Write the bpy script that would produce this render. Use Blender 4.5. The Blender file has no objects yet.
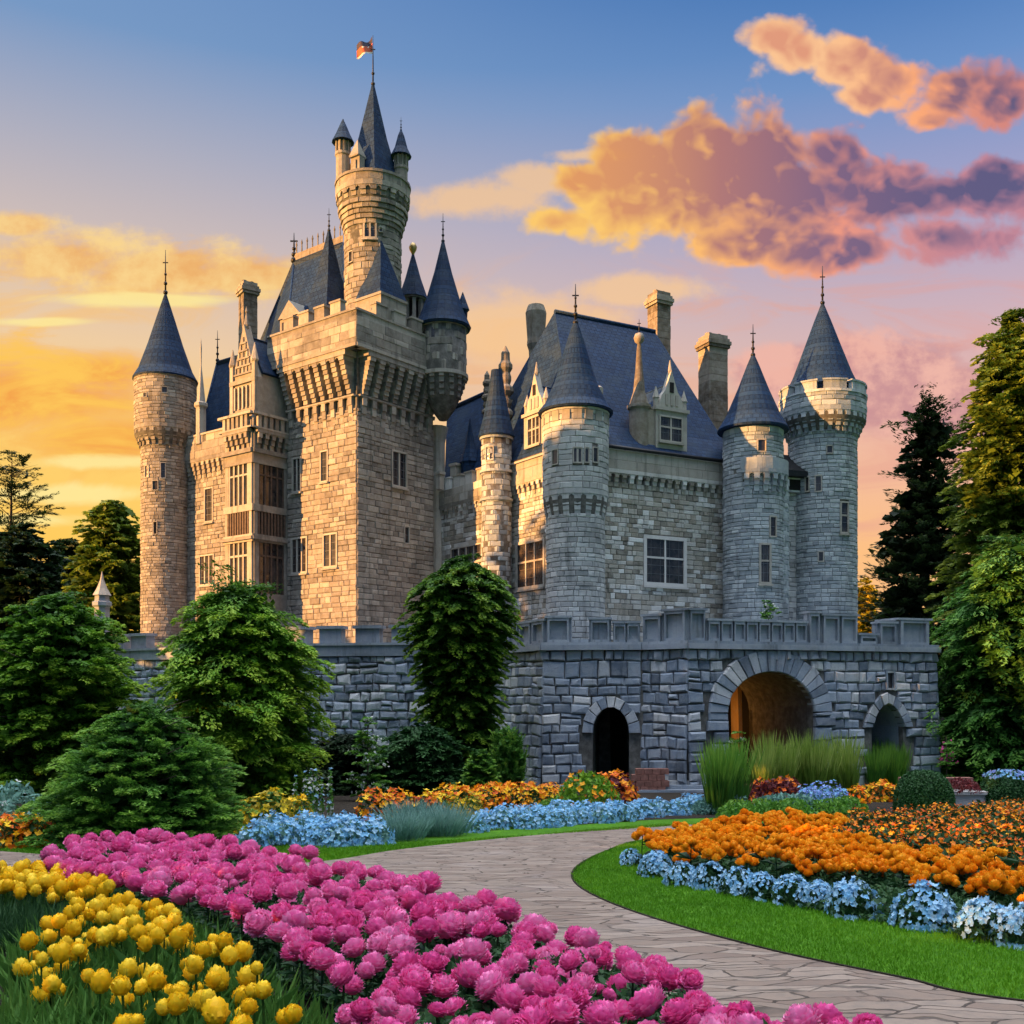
import bpy, bmesh, math, random
import numpy as np
from mathutils import Vector
R = random.Random(7)
NR = np.random.default_rng(11)
sc = bpy.context.scene
COL = sc.collection
RAD = math.radians
# ------------------------------------------------------------------ camera, light, exposure
CAMZ, F, CX, HY = 1.6, 1024.0, 512.0, 690.0
cam_d = bpy.data.cameras.new('camera'); cam = bpy.data.objects.new('camera', cam_d); COL.objects.link(cam)
cam.location = (0, 0, CAMZ); cam.rotation_euler = (RAD(90), 0, 0)
cam_d.sensor_width = 36; cam_d.lens = 36; cam_d.shift_y = (HY - 512) / 1024
cam_d.clip_start = 0.1; cam_d.clip_end = 9000
sc.camera = cam
EXPO = 1.6
sc.view_settings.view_transform = 'Standard'; sc.view_settings.look = 'None'
sc.view_settings.exposure = EXPO; sc.view_settings.gamma = 1.0; sc.view_settings.use_curve_mapping = False
EL = RAD(9.0); SUN_H = Vector((-0.93, -0.37)).normalized()
SUN = Vector((SUN_H.x * math.cos(EL), SUN_H.y * math.cos(EL), math.sin(EL)))
sd = bpy.data.lights.new('sun', 'SUN'); sd.energy = 5.0; sd.angle = RAD(0.6); sd.color = (1.0, 0.47, 0.14)
so = bpy.data.objects.new('sun', sd); COL.objects.link(so); so.rotation_euler = SUN.to_track_quat('Z', 'Y').to_euler()
sc.cycles.use_denoising = True
sc.cycles.max_bounces = 6; sc.cycles.diffuse_bounces = 3; sc.cycles.glossy_bounces = 2
sc.cycles.transmission_bounces = 3; sc.cycles.transparent_max_bounces = 4
sc.cycles.sample_clamp_indirect = 4.0

def lin(r, g, b):
    f = lambda c: c / 12.92 if c <= 0.04045 else ((c + 0.055) / 1.055) ** 2.4
    return (f(r / 255), f(g / 255), f(b / 255), 1)

# ------------------------------------------------------------------ tiny node expression language
class NT:
    def __init__(s, tree): s.t = tree
    def node(s, typ, **kw):
        n = s.t.nodes.new(typ)
        for k, v in kw.items(): setattr(n, k, v)
        return n
    def put(s, sock, v):
        if isinstance(v, X): s.t.links.new(v.o, sock)
        else: sock.default_value = v
    def math(s, op, *a, clamp=False):
        n = s.node('ShaderNodeMath', operation=op, use_clamp=clamp)
        for i, v in enumerate(a): s.put(n.inputs[i], v)
        return X(s, n.outputs[0])
    def sstep(s, a, b, x):
        n = s.node('ShaderNodeMapRange', interpolation_type='SMOOTHSTEP')
        s.put(n.inputs[0], x); n.inputs[1].default_value = a; n.inputs[2].default_value = b
        return X(s, n.outputs[0])
    def comb(s, x, y, z):
        n = s.node('ShaderNodeCombineXYZ')
        for i, v in enumerate((x, y, z)): s.put(n.inputs[i], v)
        return X(s, n.outputs[0])
    def noise(s, vec, scale, detail=4, rough=0.55, dist=0.0, out=0, dim='3D'):
        n = s.node('ShaderNodeTexNoise', noise_dimensions=dim)
        if vec is not None: s.put(n.inputs['Vector'], vec)
        n.inputs['Scale'].default_value = scale; n.inputs['Detail'].default_value = detail
        n.inputs['Roughness'].default_value = rough; n.inputs['Distortion'].default_value = dist
        return X(s, n.outputs[out])
    def mix(s, f, a, b, mode='MIX'):
        n = s.node('ShaderNodeMix', data_type='RGBA', blend_type=mode)
        s.put(n.inputs[0], f); s.put(n.inputs[6], a); s.put(n.inputs[7], b)
        return X(s, n.outputs[2])
    def ramp(s, f, stops):
        n = s.node('ShaderNodeValToRGB')
        e = n.color_ramp.elements
        while len(e) < len(stops): e.new(0.5)
        for i, (p, c) in enumerate(stops): e[i].position = p; e[i].color = c
        s.put(n.inputs[0], f)
        return X(s, n.outputs[0])
class X:
    def __init__(s, nt, o): s.nt = nt; s.o = o
    def __add__(s, b): return s.nt.math('ADD', s, b)
    __radd__ = __add__
    def __sub__(s, b): return s.nt.math('SUBTRACT', s, b)
    def __rsub__(s, b): return s.nt.math('SUBTRACT', b, s)
    def __mul__(s, b): return s.nt.math('MULTIPLY', s, b)
    __rmul__ = __mul__
    def __truediv__(s, b): return s.nt.math('DIVIDE', s, b)

# ------------------------------------------------------------------ sky
world = bpy.data.worlds.new('World'); sc.world = world; world.use_nodes = True
def build_sky():
    t = world.node_tree; t.nodes.clear(); n = NT(t)
    tc = n.node('ShaderNodeTexCoord'); sep = n.node('ShaderNodeSeparateXYZ'); t.links.new(tc.outputs['Generated'], sep.inputs[0])
    x, y, z = (X(n, sep.outputs[i]) for i in range(3))
    hor = n.math('SQRT', x * x + y * y)
    hor = n.math('MAXIMUM', hor, 0.02)
    tel = n.math('MAXIMUM', z, -0.05) / hor                     # tangent of the elevation
    az = n.math('ARCTAN2', x, y)                                # 0 ahead, negative to the left
    TR = lambda py: min(1, max(0, (690 - py) / 1024 / 0.9))
    T = lambda py: TR(py) * 0.90
    e = tel * (1 / 0.9)
    left = n.ramp(e, [(T(690), lin(252, 176, 44)), (T(560), lin(255, 198, 66)), (T(440), lin(255, 206, 98)), (T(330), lin(240, 203, 156)),
                      (T(225), lin(208, 188, 180)), (T(120), lin(172, 172, 188)), (T(0), lin(116, 150, 194)), (1.0, lin(70, 120, 190))])
    right = n.ramp(e, [(TR(690), lin(252, 190, 105)), (TR(560), lin(250, 182, 118)), (TR(440), lin(236, 178, 160)), (TR(330), lin(200, 170, 182)),
                       (TR(230), lin(160, 158, 196)), (TR(110), lin(100, 140, 196)), (TR(0), lin(52, 108, 176)), (1.0, lin(40, 90, 165))])
    side = n.sstep(-0.42, 0.50, az)
    col = n.mix(side, left, right)
    # --- clouds, laid out over the dome ahead by bearing and height
    yy = n.math('MAXIMUM', y, 0.05)
    u = x / yy; v = z / yy
    U = lambda px: (px - 512) / 1024.0
    V = lambda py: (690 - py) / 1024.0
    front = n.sstep(0.15, 0.4, y)
    pos = n.comb(u, v, 0.0)
    fine = n.noise(n.comb(u + 3.1, v * 1.25, 0), 13.0, 6, 0.62, dim='2D')
    big = n.noise(n.comb(u + 7.7, v * 1.2, 0), 5.5, 3, 0.5, dim='2D')
    def blobs(lst, du=0.0, dv=0.0):
        r = None
        for (px, py, a, b) in lst:
            dx = (u - (U(px) + du)) * (1024.0 / a); dy = (v - (V(py) + dv)) * (1024.0 / b)
            d = 1.0 - n.math('SQRT', dx * dx + dy * dy)
            r = d if r is None else n.math('SMOOTH_MAX', r, d, 0.12)
        return r
    C1 = [(562, 222, 48, 26), (582, 190, 34, 30), (640, 168, 50, 42), (640, 208, 90, 44), (706, 148, 56, 42), (770, 146, 60, 44), (836, 148, 52, 40), (770, 198, 140, 58),
          (880, 190, 120, 48), (760, 240, 90, 26), (850, 250, 110, 26), (960, 196, 110, 34), (940, 236, 90, 26), (1010, 178, 60, 28)]
    C2 = [(776, 38, 36, 22), (800, 50, 44, 26), (846, 62, 44, 34), (895, 78, 54, 44), (950, 98, 64, 42), (1005, 104, 56, 32), (930, 122, 50, 22), (870, 98, 44, 24)]
    wv = n.noise(n.comb(u + 2.2, v, 0), 9.0, 3, 0.6, out=1, dim='2D')
    sw = n.node('ShaderNodeVectorMath', operation='MULTIPLY_ADD'); n.put(sw.inputs[0], wv); sw.inputs[1].default_value = (0.05, 0.05, 0.05); n.put(sw.inputs[2], n.comb(u, v * 1.15, 0.4))
    def billow(dx, dy):
        ad = n.node('ShaderNodeVectorMath', operation='ADD'); n.put(ad.inputs[0], X(n, sw.outputs[0])); ad.inputs[1].default_value = (dx, dy, 0)
        vo = n.node('ShaderNodeTexVoronoi', feature='SMOOTH_F1', voronoi_dimensions='2D'); n.put(vo.inputs['Vector'], X(n, ad.outputs[0])); vo.inputs['Scale'].default_value = 13.0
        vo.inputs['Detail'].default_value = 3.0; vo.inputs['Roughness'].default_value = 0.6; vo.inputs['Smoothness'].default_value = 0.3; vo.normalize = True
        return 1.0 - X(n, vo.outputs['Distance']) * 1.6
    puff = billow(0, 0); puff2 = billow(-0.010, -0.002); puff3 = billow(0.002, 0.012)
    def cloud(lst, amp, lo, hi):
        b = blobs(lst)
        d = b + (puff - 0.5) * amp + (big - 0.5) * 1.7 + (fine - 0.5) * 0.8 + 0.05
        dens = n.sstep(lo, hi, d)
        b2 = blobs(lst, 0.02, 0.05)                        # the same mass seen from below
        under = n.sstep(-0.05, 0.55, b - b2)
        edge = n.sstep(0.95, 0.12, d)
        rel = (puff - puff2) * 2.0 + (puff - puff3) * 1.2 + (fine - 0.5) * 0.9   # puffs catch the light on their left and upper sides
        lit = n.math('ADD', edge * 1.05 + under * 0.50 - 0.36, rel, clamp=True)
        return dens, lit, d
    def over(col, dens, c, amt=1.0): return n.mix(dens * front * amt, col, c)
    # thin warm streaks
    streak = n.noise(n.comb(u + 1.3, v * 3.6, 0), 5.5, 6, 0.62, 0.6, dim='2D')
    st = n.sstep(0.46, 0.66, streak)
    lowband = n.math('MULTIPLY', n.sstep(0.06, 0.16, v), n.sstep(V(225), V(330), v))
    leftm = n.sstep(-0.15, 0.3, u * -1.0)
    ctr = n.sstep(0.52, -0.2, u)
    col = over(col, st * lowband, n.mix(side, lin(252, 190, 88), lin(226, 150, 135)), 0.55)
    # left bank with a bright lower rim
    LB = [(60, 258, 120, 34), (160, 270, 130, 36), (255, 276, 90, 34), (20, 225, 50, 16)]
    d = blobs(LB) + (fine - 0.5) * 1.5 + (streak - 0.5) * 1.2 + (puff - 0.5) * 0.3
    col = over(col, n.sstep(-0.08, 0.6, d), n.mix(n.sstep(0.3, 0.7, fine), lin(240, 172, 82), lin(255, 214, 130)), 0.9)
    LO = [(20, 395, 190, 62), (110, 440, 150, 36), (90, 372, 120, 30)]
    d = blobs(LO) + (streak - 0.5) * 2.2 + (fine - 0.5) * 0.6
    col = over(col, n.sstep(-0.15, 0.9, d), n.mix(n.sstep(0.35, 0.65, streak), lin(242, 142, 26), lin(255, 196, 66)), 0.95)
    HL_ = [(70, 494, 130, 13), (115, 462, 120, 9), (20, 520, 110, 10), (40, 322, 60, 5), (150, 300, 110, 8)]
    d = blobs(HL_) + (streak - 0.5) * 1.8
    col = over(col, n.sstep(-0.1, 0.7, d), lin(255, 234, 150), 0.8)
    RP = [(880, 385, 130, 58), (800, 372, 80, 34), (950, 400, 90, 52)]
    d = blobs(RP) + (fine - 0.5) * 0.9 + (streak - 0.5) * 0.6
    col = over(col, n.sstep(-0.03, 0.35, d), n.mix(n.sstep(0.4, 0.62, fine), lin(196, 132, 134), lin(240, 176, 156)), 0.85)
    PC = [(480, 200, 85, 26), (545, 180, 60, 20), (590, 155, 50, 10), (640, 290, 90, 20), (520, 330, 130, 50)]
    d = blobs(PC) + (fine - 0.5) * 1.3
    col = over(col, n.sstep(-0.05, 0.6, d), lin(250, 200, 138), 0.75)
    du = n.sstep(U(560), U(1000), u)
    dens, lit, d1 = cloud(C1, 1.15, -0.04, 0.44)
    body = n.ramp(du, [(0.0, lin(226, 150, 84)), (0.3, lin(176, 112, 104)), (0.65, lin(128, 90, 118)), (1.0, lin(86, 74, 116))])
    glow = n.ramp(du, [(0.0, lin(255, 200, 92)), (0.35, lin(255, 178, 96)), (0.7, lin(238, 146, 116)), (1.0, lin(192, 124, 138))])
    c1 = n.mix(lit, body, glow)
    col = over(col, dens, c1, 0.97)
    dens, lit, d2 = cloud(C2, 1.15, -0.04, 0.44)
    du2 = n.sstep(U(800), U(1015), u)
    c2 = n.mix(lit, n.ramp(du2, [(0.0, lin(228, 152, 112)), (0.5, lin(182, 116, 110)), (1.0, lin(98, 78, 112))]), n.ramp(du2, [(0.0, lin(255, 196, 138)), (0.6, lin(255, 166, 104)), (1.0, lin(214, 128, 112))]))
    col = over(col, dens, c2, 0.97)
    # unseen sky: brightened overhead to light the garden, darkened at right to dim walls
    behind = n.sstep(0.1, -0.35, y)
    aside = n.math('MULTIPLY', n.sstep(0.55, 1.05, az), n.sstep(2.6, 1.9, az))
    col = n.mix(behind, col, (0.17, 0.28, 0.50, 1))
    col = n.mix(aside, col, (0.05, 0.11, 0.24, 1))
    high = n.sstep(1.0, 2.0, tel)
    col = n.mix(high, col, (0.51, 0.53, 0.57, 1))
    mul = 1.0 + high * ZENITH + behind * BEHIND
    sky = n.node('ShaderNodeTexSky', sky_type='NISHITA'); sky.sun_disc = False
    sky.sun_elevation = EL; sky.sun_rotation = math.atan2(SUN_H.x, SUN_H.y)
    bg = n.node('ShaderNodeBackground'); bg.inputs['Strength'].default_value = 0.006
    t.links.new(sky.outputs[0], bg.inputs['Color'])
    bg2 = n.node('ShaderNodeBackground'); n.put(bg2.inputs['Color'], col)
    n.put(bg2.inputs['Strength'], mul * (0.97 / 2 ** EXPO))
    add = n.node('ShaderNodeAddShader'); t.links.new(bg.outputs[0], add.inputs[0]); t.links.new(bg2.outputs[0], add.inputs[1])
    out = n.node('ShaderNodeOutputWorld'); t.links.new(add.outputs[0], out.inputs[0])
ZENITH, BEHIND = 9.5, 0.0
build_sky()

# ------------------------------------------------------------------ materials
MATS = {}
def new_mat(name):
    m = bpy.data.materials.new(name); m.use_nodes = True
    n = NT(m.node_tree); b = m.node_tree.nodes['Principled BSDF']
    MATS[name] = m
    return m, n, b
def stone_mat(name, stops, mott=0.35, bump=0.5, nscale=3.0, stain=0.35, stain_col=(0.05, 0.05, 0.045, 1), streak=0.7):
    m, n, b = new_mat(name)
    geo = n.node('ShaderNodeNewGeometry'); tc = n.node('ShaderNodeTexCoord')
    isl = X(n, geo.outputs['Random Per Island']); p = X(n, geo.outputs['Position'])
    base = n.ramp(isl, stops)
    n1 = n.noise(p, nscale, 6, 0.65); n2 = n.noise(p, 0.45, 4, 0.6); n3 = n.noise(p, nscale * 6, 4, 0.7)
    c = n.mix(n.sstep(0.35, 0.7, n1) * mott, base, n.mix(0.5, base, (0.55, 0.53, 0.48, 1)))
    c = n.mix(n.sstep(0.52, 0.72, n3) * mott, c, n.mix(0.6, c, (0.04, 0.04, 0.04, 1)))
    c = n.mix(n.sstep(0.5, 0.72, n2) * stain, c, stain_col)
    sx = n.node('ShaderNodeMapping'); n.put(sx.inputs['Vector'], p); sx.inputs['Scale'].default_value = (2.6, 2.6, 0.22)
    c = n.mix(n.sstep(0.52, 0.74, n.noise(X(n, sx.outputs[0]), 1.0, 5, 0.65)) * streak, c, n.mix(0.72, c, (0.02, 0.02, 0.017, 1)))
    n.put(b.inputs['Base Color'], c)
    b.inputs['Roughness'].default_value = 0.92; b.inputs['Specular IOR Level'].default_value = 0.2
    bp = n.node('ShaderNodeBump'); bp.inputs['Strength'].default_value = bump; bp.inputs['Distance'].default_value = 0.06
    n.put(bp.inputs['Height'], n1 * 0.6 + n3 * 0.5)
    m.node_tree.links.new(bp.outputs[0], b.inputs['Normal'])
    return m
def flat_mat(name, col, rough=0.7, spec=0.3, metal=0.0, var=0.25, nscale=6.0, bump=0.0):
    m, n, b = new_mat(name)
    geo = n.node('ShaderNodeNewGeometry'); p = X(n, geo.outputs['Position'])
    n1 = n.noise(p, nscale, 5, 0.6)
    dark = tuple(c * (1 - var) for c in col[:3]) + (1,); lite = tuple(min(1, c * (1 + var)) for c in col[:3]) + (1,)
    n.put(b.inputs['Base Color'], n.ramp(n1, [(0.3, dark), (0.7, lite)]))
    b.inputs['Roughness'].default_value = rough; b.inputs['Specular IOR Level'].default_value = spec; b.inputs['Metallic'].default_value = metal
    if bump:
        bp = n.node('ShaderNodeBump'); bp.inputs['Strength'].default_value = bump; bp.inputs['Distance'].default_value = 0.05
        n.put(bp.inputs['Height'], n1); m.node_tree.links.new(bp.outputs[0], b.inputs['Normal'])
    return m
stone_mat('sandstone', [(0.0, (0.15, 0.135, 0.115, 1)), (0.35, (0.215, 0.19, 0.16, 1)), (0.75, (0.265, 0.24, 0.20, 1)), (1.0, (0.36, 0.33, 0.28, 1))], 0.4, 0.6)
stone_mat('rubble', [(0.0, (0.154, 0.141, 0.115, 1)), (0.3, (0.294, 0.262, 0.205, 1)), (0.6, (0.397, 0.378, 0.326, 1)), (0.88, (0.512, 0.499, 0.461, 1)), (1.0, (0.720, 0.720, 0.691, 1))], 0.5, 0.8)
stone_mat('ashlar', [(0.0, (0.286, 0.293, 0.286, 1)), (0.5, (0.390, 0.397, 0.384, 1)), (1.0, (0.507, 0.514, 0.494, 1))], 0.3, 0.5)
stone_mat('rampart', [(0.0, (0.115, 0.142, 0.182, 1)), (0.35, (0.223, 0.270, 0.331, 1)), (0.7, (0.338, 0.385, 0.446, 1)), (0.9, (0.486, 0.493, 0.499, 1)), (1.0, (0.702, 0.689, 0.661, 1))], 0.5, 1.0, 2.4, 0.4)
stone_mat('trim', [(0.0, (0.287, 0.259, 0.218, 1)), (1.0, (0.391, 0.362, 0.310, 1))], 0.35, 0.4, stain=0.25)
stone_mat('pale_stone', [(0.0, (0.50, 0.48, 0.45, 1)), (1.0, (0.58, 0.56, 0.53, 1))], 0.3, 0.4, stain=0.15, streak=0.2)
stone_mat('coping', [(0.0, (0.195, 0.227, 0.267, 1)), (1.0, (0.325, 0.358, 0.397, 1))], 0.4, 0.5)
stone_mat('mortar', [(0.0, (0.085, 0.08, 0.07, 1)), (1.0, (0.085, 0.08, 0.07, 1))], 0.4, 0.4)
stone_mat('chimney_stone', [(0.0, (0.09, 0.07, 0.05, 1)), (0.5, (0.18, 0.145, 0.105, 1)), (1.0, (0.27, 0.23, 0.18, 1))], 0.5, 0.7)
stone_mat('shaded_ashlar', [(0.0, (0.208, 0.240, 0.260, 1)), (0.5, (0.305, 0.345, 0.364, 1)), (1.0, (0.429, 0.468, 0.481, 1))], 0.35, 0.5)  # ashlar darkened and blued so right towers and slim turret look shaded
stone_mat('ochre', [(0.0, (0.45, 0.28, 0.12, 1)), (1.0, (0.52, 0.33, 0.15, 1))], 0.4, 0.6)
flat_mat('iron', (0.02, 0.02, 0.022), 0.5, 0.4, 0.6)
flat_mat('lead', (0.10, 0.105, 0.115), 0.6)
flat_mat('wood', (0.085, 0.058, 0.042), 0.75, var=0.4)
flat_mat('dark', (0.012, 0.011, 0.01), 0.9)
flat_mat('bark', (0.075, 0.055, 0.04), 0.95, var=0.5, bump=0.6)
flat_mat('gilt', (0.45, 0.30, 0.10), 0.45, 0.5, 0.5)
flat_mat('flag_red', (0.50, 0.10, 0.05), 0.8, var=0.15)
flat_mat('flag_white', (0.65, 0.60, 0.55), 0.8, var=0.1)
flat_mat('flag_dark', (0.05, 0.04, 0.07), 0.8, var=0.1)
def glass_mat():
    m, n, b = new_mat('glass')
    geo = n.node('ShaderNodeNewGeometry'); p = X(n, geo.outputs['Position'])
    n1 = n.noise(p, 2.0, 3, 0.6)
    n.put(b.inputs['Base Color'], n.ramp(n1, [(0.35, (0.012, 0.013, 0.016, 1)), (0.7, (0.06, 0.05, 0.045, 1))]))
    b.inputs['Roughness'].default_value = 0.12; b.inputs['Specular IOR Level'].default_value = 0.6
    bp = n.node('ShaderNodeBump'); bp.inputs['Strength'].default_value = 0.25; bp.inputs['Distance'].default_value = 0.03
    n.put(bp.inputs['Height'], n.noise(p, 5.0, 2)); m.node_tree.links.new(bp.outputs[0], b.inputs['Normal'])
glass_mat()
def slate_mat():
    m, n, b = new_mat('slate')
    uv = n.node('ShaderNodeUVMap'); geo = n.node('ShaderNodeNewGeometry'); p = X(n, geo.outputs['Position'])
    br = n.node('ShaderNodeTexBrick'); m.node_tree.links.new(uv.outputs[0], br.inputs['Vector'])
    br.inputs['Scale'].default_value = 1.0; br.inputs['Brick Width'].default_value = 0.36; br.inputs['Row Height'].default_value = 0.30
    br.inputs['Mortar Size'].default_value = 0.022; br.inputs['Mortar Smooth'].default_value = 0.3
    br.inputs['Color1'].default_value = (0.006, 0.020, 0.054, 1); br.inputs['Color2'].default_value = (0.013, 0.037, 0.090, 1); br.inputs['Mortar'].default_value = (0.005, 0.015, 0.040, 1)
    n1 = n.noise(p, 0.7, 6, 0.7)
    c = n.mix(n.sstep(0.42, 0.68, n1) * 0.7, X(n, br.outputs['Color']), (0.024, 0.042, 0.068, 1))
    n.put(b.inputs['Base Color'], c); b.inputs['Roughness'].default_value = 0.6; b.inputs['Specular IOR Level'].default_value = 0.12
    bp = n.node('ShaderNodeBump'); bp.inputs['Strength'].default_value = 0.9; bp.inputs['Distance'].default_value = 0.05
    n.put(bp.inputs['Height'], n.noise(p, 9.0, 4) * 0.4 - X(n, br.outputs['Fac'])); m.node_tree.links.new(bp.outputs[0], b.inputs['Normal'])
slate_mat()
def leaf_mat(name, dark, mid, lite, trans=0.35, rough=0.6, scale=0.8):
    petal = name.startswith('petal')
    m, n, b = new_mat(name)
    geo = n.node('ShaderNodeNewGeometry'); p = X(n, geo.outputs['Position']); isl = X(n, geo.outputs['Random Per Island'])
    n1 = n.noise(p, scale, 3, 0.6)
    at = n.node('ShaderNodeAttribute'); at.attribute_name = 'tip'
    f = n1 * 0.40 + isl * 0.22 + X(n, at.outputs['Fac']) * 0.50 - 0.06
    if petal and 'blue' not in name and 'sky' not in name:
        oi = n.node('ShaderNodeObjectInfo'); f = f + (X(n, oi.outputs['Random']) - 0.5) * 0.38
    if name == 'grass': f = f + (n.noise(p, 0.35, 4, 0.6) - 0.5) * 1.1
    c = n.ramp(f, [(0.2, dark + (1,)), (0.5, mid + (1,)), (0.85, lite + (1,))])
    n.put(b.inputs['Base Color'], c); b.inputs['Roughness'].default_value = rough; b.inputs['Specular IOR Level'].default_value = 0.25
    tr = n.node('ShaderNodeBsdfTranslucent'); n.put(tr.inputs['Color'], n.mix(0.5, c, (0.35, 0.5, 0.05, 1), 'MULTIPLY') if False else c)
    mx = n.node('ShaderNodeMixShader'); mx.inputs[0].default_value = trans
    L = m.node_tree.links; L.new(b.outputs[0], mx.inputs[1]); L.new(tr.outputs[0], mx.inputs[2])
    L.new(mx.outputs[0], m.node_tree.nodes['Material Output'].inputs[0])
    return m
leaf_mat('leaf_bush', (0.025, 0.075, 0.010), (0.11, 0.27, 0.02), (0.32, 0.46, 0.04))
leaf_mat('leaf_layer', (0.03, 0.09, 0.010), (0.14, 0.32, 0.02), (0.38, 0.50, 0.04))
leaf_mat('leaf_fine', (0.025, 0.085, 0.014), (0.10, 0.26, 0.03), (0.28, 0.46, 0.06))
leaf_mat('leaf_ivy', (0.018, 0.055, 0.008), (0.07, 0.18, 0.014), (0.24, 0.36, 0.025))
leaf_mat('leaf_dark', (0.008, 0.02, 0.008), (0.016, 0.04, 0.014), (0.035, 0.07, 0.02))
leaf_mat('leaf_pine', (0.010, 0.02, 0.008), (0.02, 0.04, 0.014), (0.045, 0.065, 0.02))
leaf_mat('leaf_oak', (0.05, 0.095, 0.010), (0.13, 0.19, 0.016), (0.32, 0.36, 0.04))
leaf_mat('leaf_cedar', (0.018, 0.06, 0.012), (0.07, 0.21, 0.03), (0.20, 0.38, 0.05))
leaf_mat('leaf_bed', (0.012, 0.045, 0.014), (0.03, 0.085, 0.025), (0.07, 0.15, 0.04), 0.25)
leaf_mat('leaf_tulip', (0.04, 0.12, 0.02), (0.08, 0.20, 0.03), (0.16, 0.30, 0.06), 0.3)
leaf_mat('leaf_sage', (0.07, 0.17, 0.12), (0.14, 0.29, 0.23), (0.28, 0.44, 0.37), 0.25)
leaf_mat('leaf_reed', (0.08, 0.16, 0.02), (0.20, 0.32, 0.04), (0.42, 0.50, 0.12), 0.35)
leaf_mat('leaf_topiary', (0.012, 0.05, 0.012), (0.025, 0.085, 0.02), (0.05, 0.13, 0.03), 0.2)
leaf_mat('leaf_wine', (0.05, 0.012, 0.014), (0.14, 0.025, 0.03), (0.26, 0.06, 0.05), 0.25)
leaf_mat('leaf_gold', (0.16, 0.15, 0.01), (0.40, 0.30, 0.02), (0.65, 0.45, 0.03), 0.3)
leaf_mat('grass', (0.06, 0.18, 0.008), (0.12, 0.31, 0.012), (0.22, 0.43, 0.02), 0.3, scale=1.5)
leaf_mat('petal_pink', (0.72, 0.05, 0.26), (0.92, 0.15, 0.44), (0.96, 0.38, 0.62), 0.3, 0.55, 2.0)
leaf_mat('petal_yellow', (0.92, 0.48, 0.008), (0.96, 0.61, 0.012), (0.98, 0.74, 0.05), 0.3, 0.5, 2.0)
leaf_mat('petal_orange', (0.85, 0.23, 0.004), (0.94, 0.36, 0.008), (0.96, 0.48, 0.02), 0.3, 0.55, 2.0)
leaf_mat('petal_rust', (0.50, 0.06, 0.008), (0.80, 0.16, 0.01), (0.90, 0.33, 0.02), 0.3, 0.55, 2.0)
leaf_mat('petal_blue', (0.22, 0.45, 0.66), (0.38, 0.60, 0.77), (0.54, 0.73, 0.84), 0.3, 0.55, 3.0)
leaf_mat('petal_sky', (0.12, 0.35, 0.62), (0.22, 0.50, 0.74), (0.45, 0.68, 0.82), 0.3, 0.55, 3.0)
leaf_mat('petal_violet', (0.14, 0.20, 0.60), (0.24, 0.34, 0.74), (0.40, 0.50, 0.82), 0.3, 0.55, 3.0)
leaf_mat('petal_white', (0.55, 0.55, 0.50), (0.68, 0.68, 0.64), (0.80, 0.80, 0.76), 0.3, 0.55, 3.0)
def ground_mat(name, a, b_, c_, scale, bump):
    m, n, b = new_mat(name)
    geo = n.node('ShaderNodeNewGeometry'); p = X(n, geo.outputs['Position'])
    n1 = n.noise(p, scale, 6, 0.7); n2 = n.noise(p, scale * 0.12, 3)
    n.put(b.inputs['Base Color'], n.ramp(n1 * 0.7 + n2 * 0.3, [(0.3, a), (0.5, b_), (0.7, c_)]))
    b.inputs['Roughness'].default_value = 0.95; b.inputs['Specular IOR Level'].default_value = 0.1
    bp = n.node('ShaderNodeBump'); bp.inputs['Strength'].default_value = bump; bp.inputs['Distance'].default_value = 0.05
    n.put(bp.inputs['Height'], n1); m.node_tree.links.new(bp.outputs[0], b.inputs['Normal'])
ground_mat('turf', (0.035, 0.11, 0.008, 1), (0.06, 0.17, 0.010, 1), (0.10, 0.24, 0.015, 1), 14, 0.8)
ground_mat('soil', (0.012, 0.010, 0.008, 1), (0.03, 0.024, 0.018, 1), (0.05, 0.04, 0.03, 1), 9, 1.0)
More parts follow.
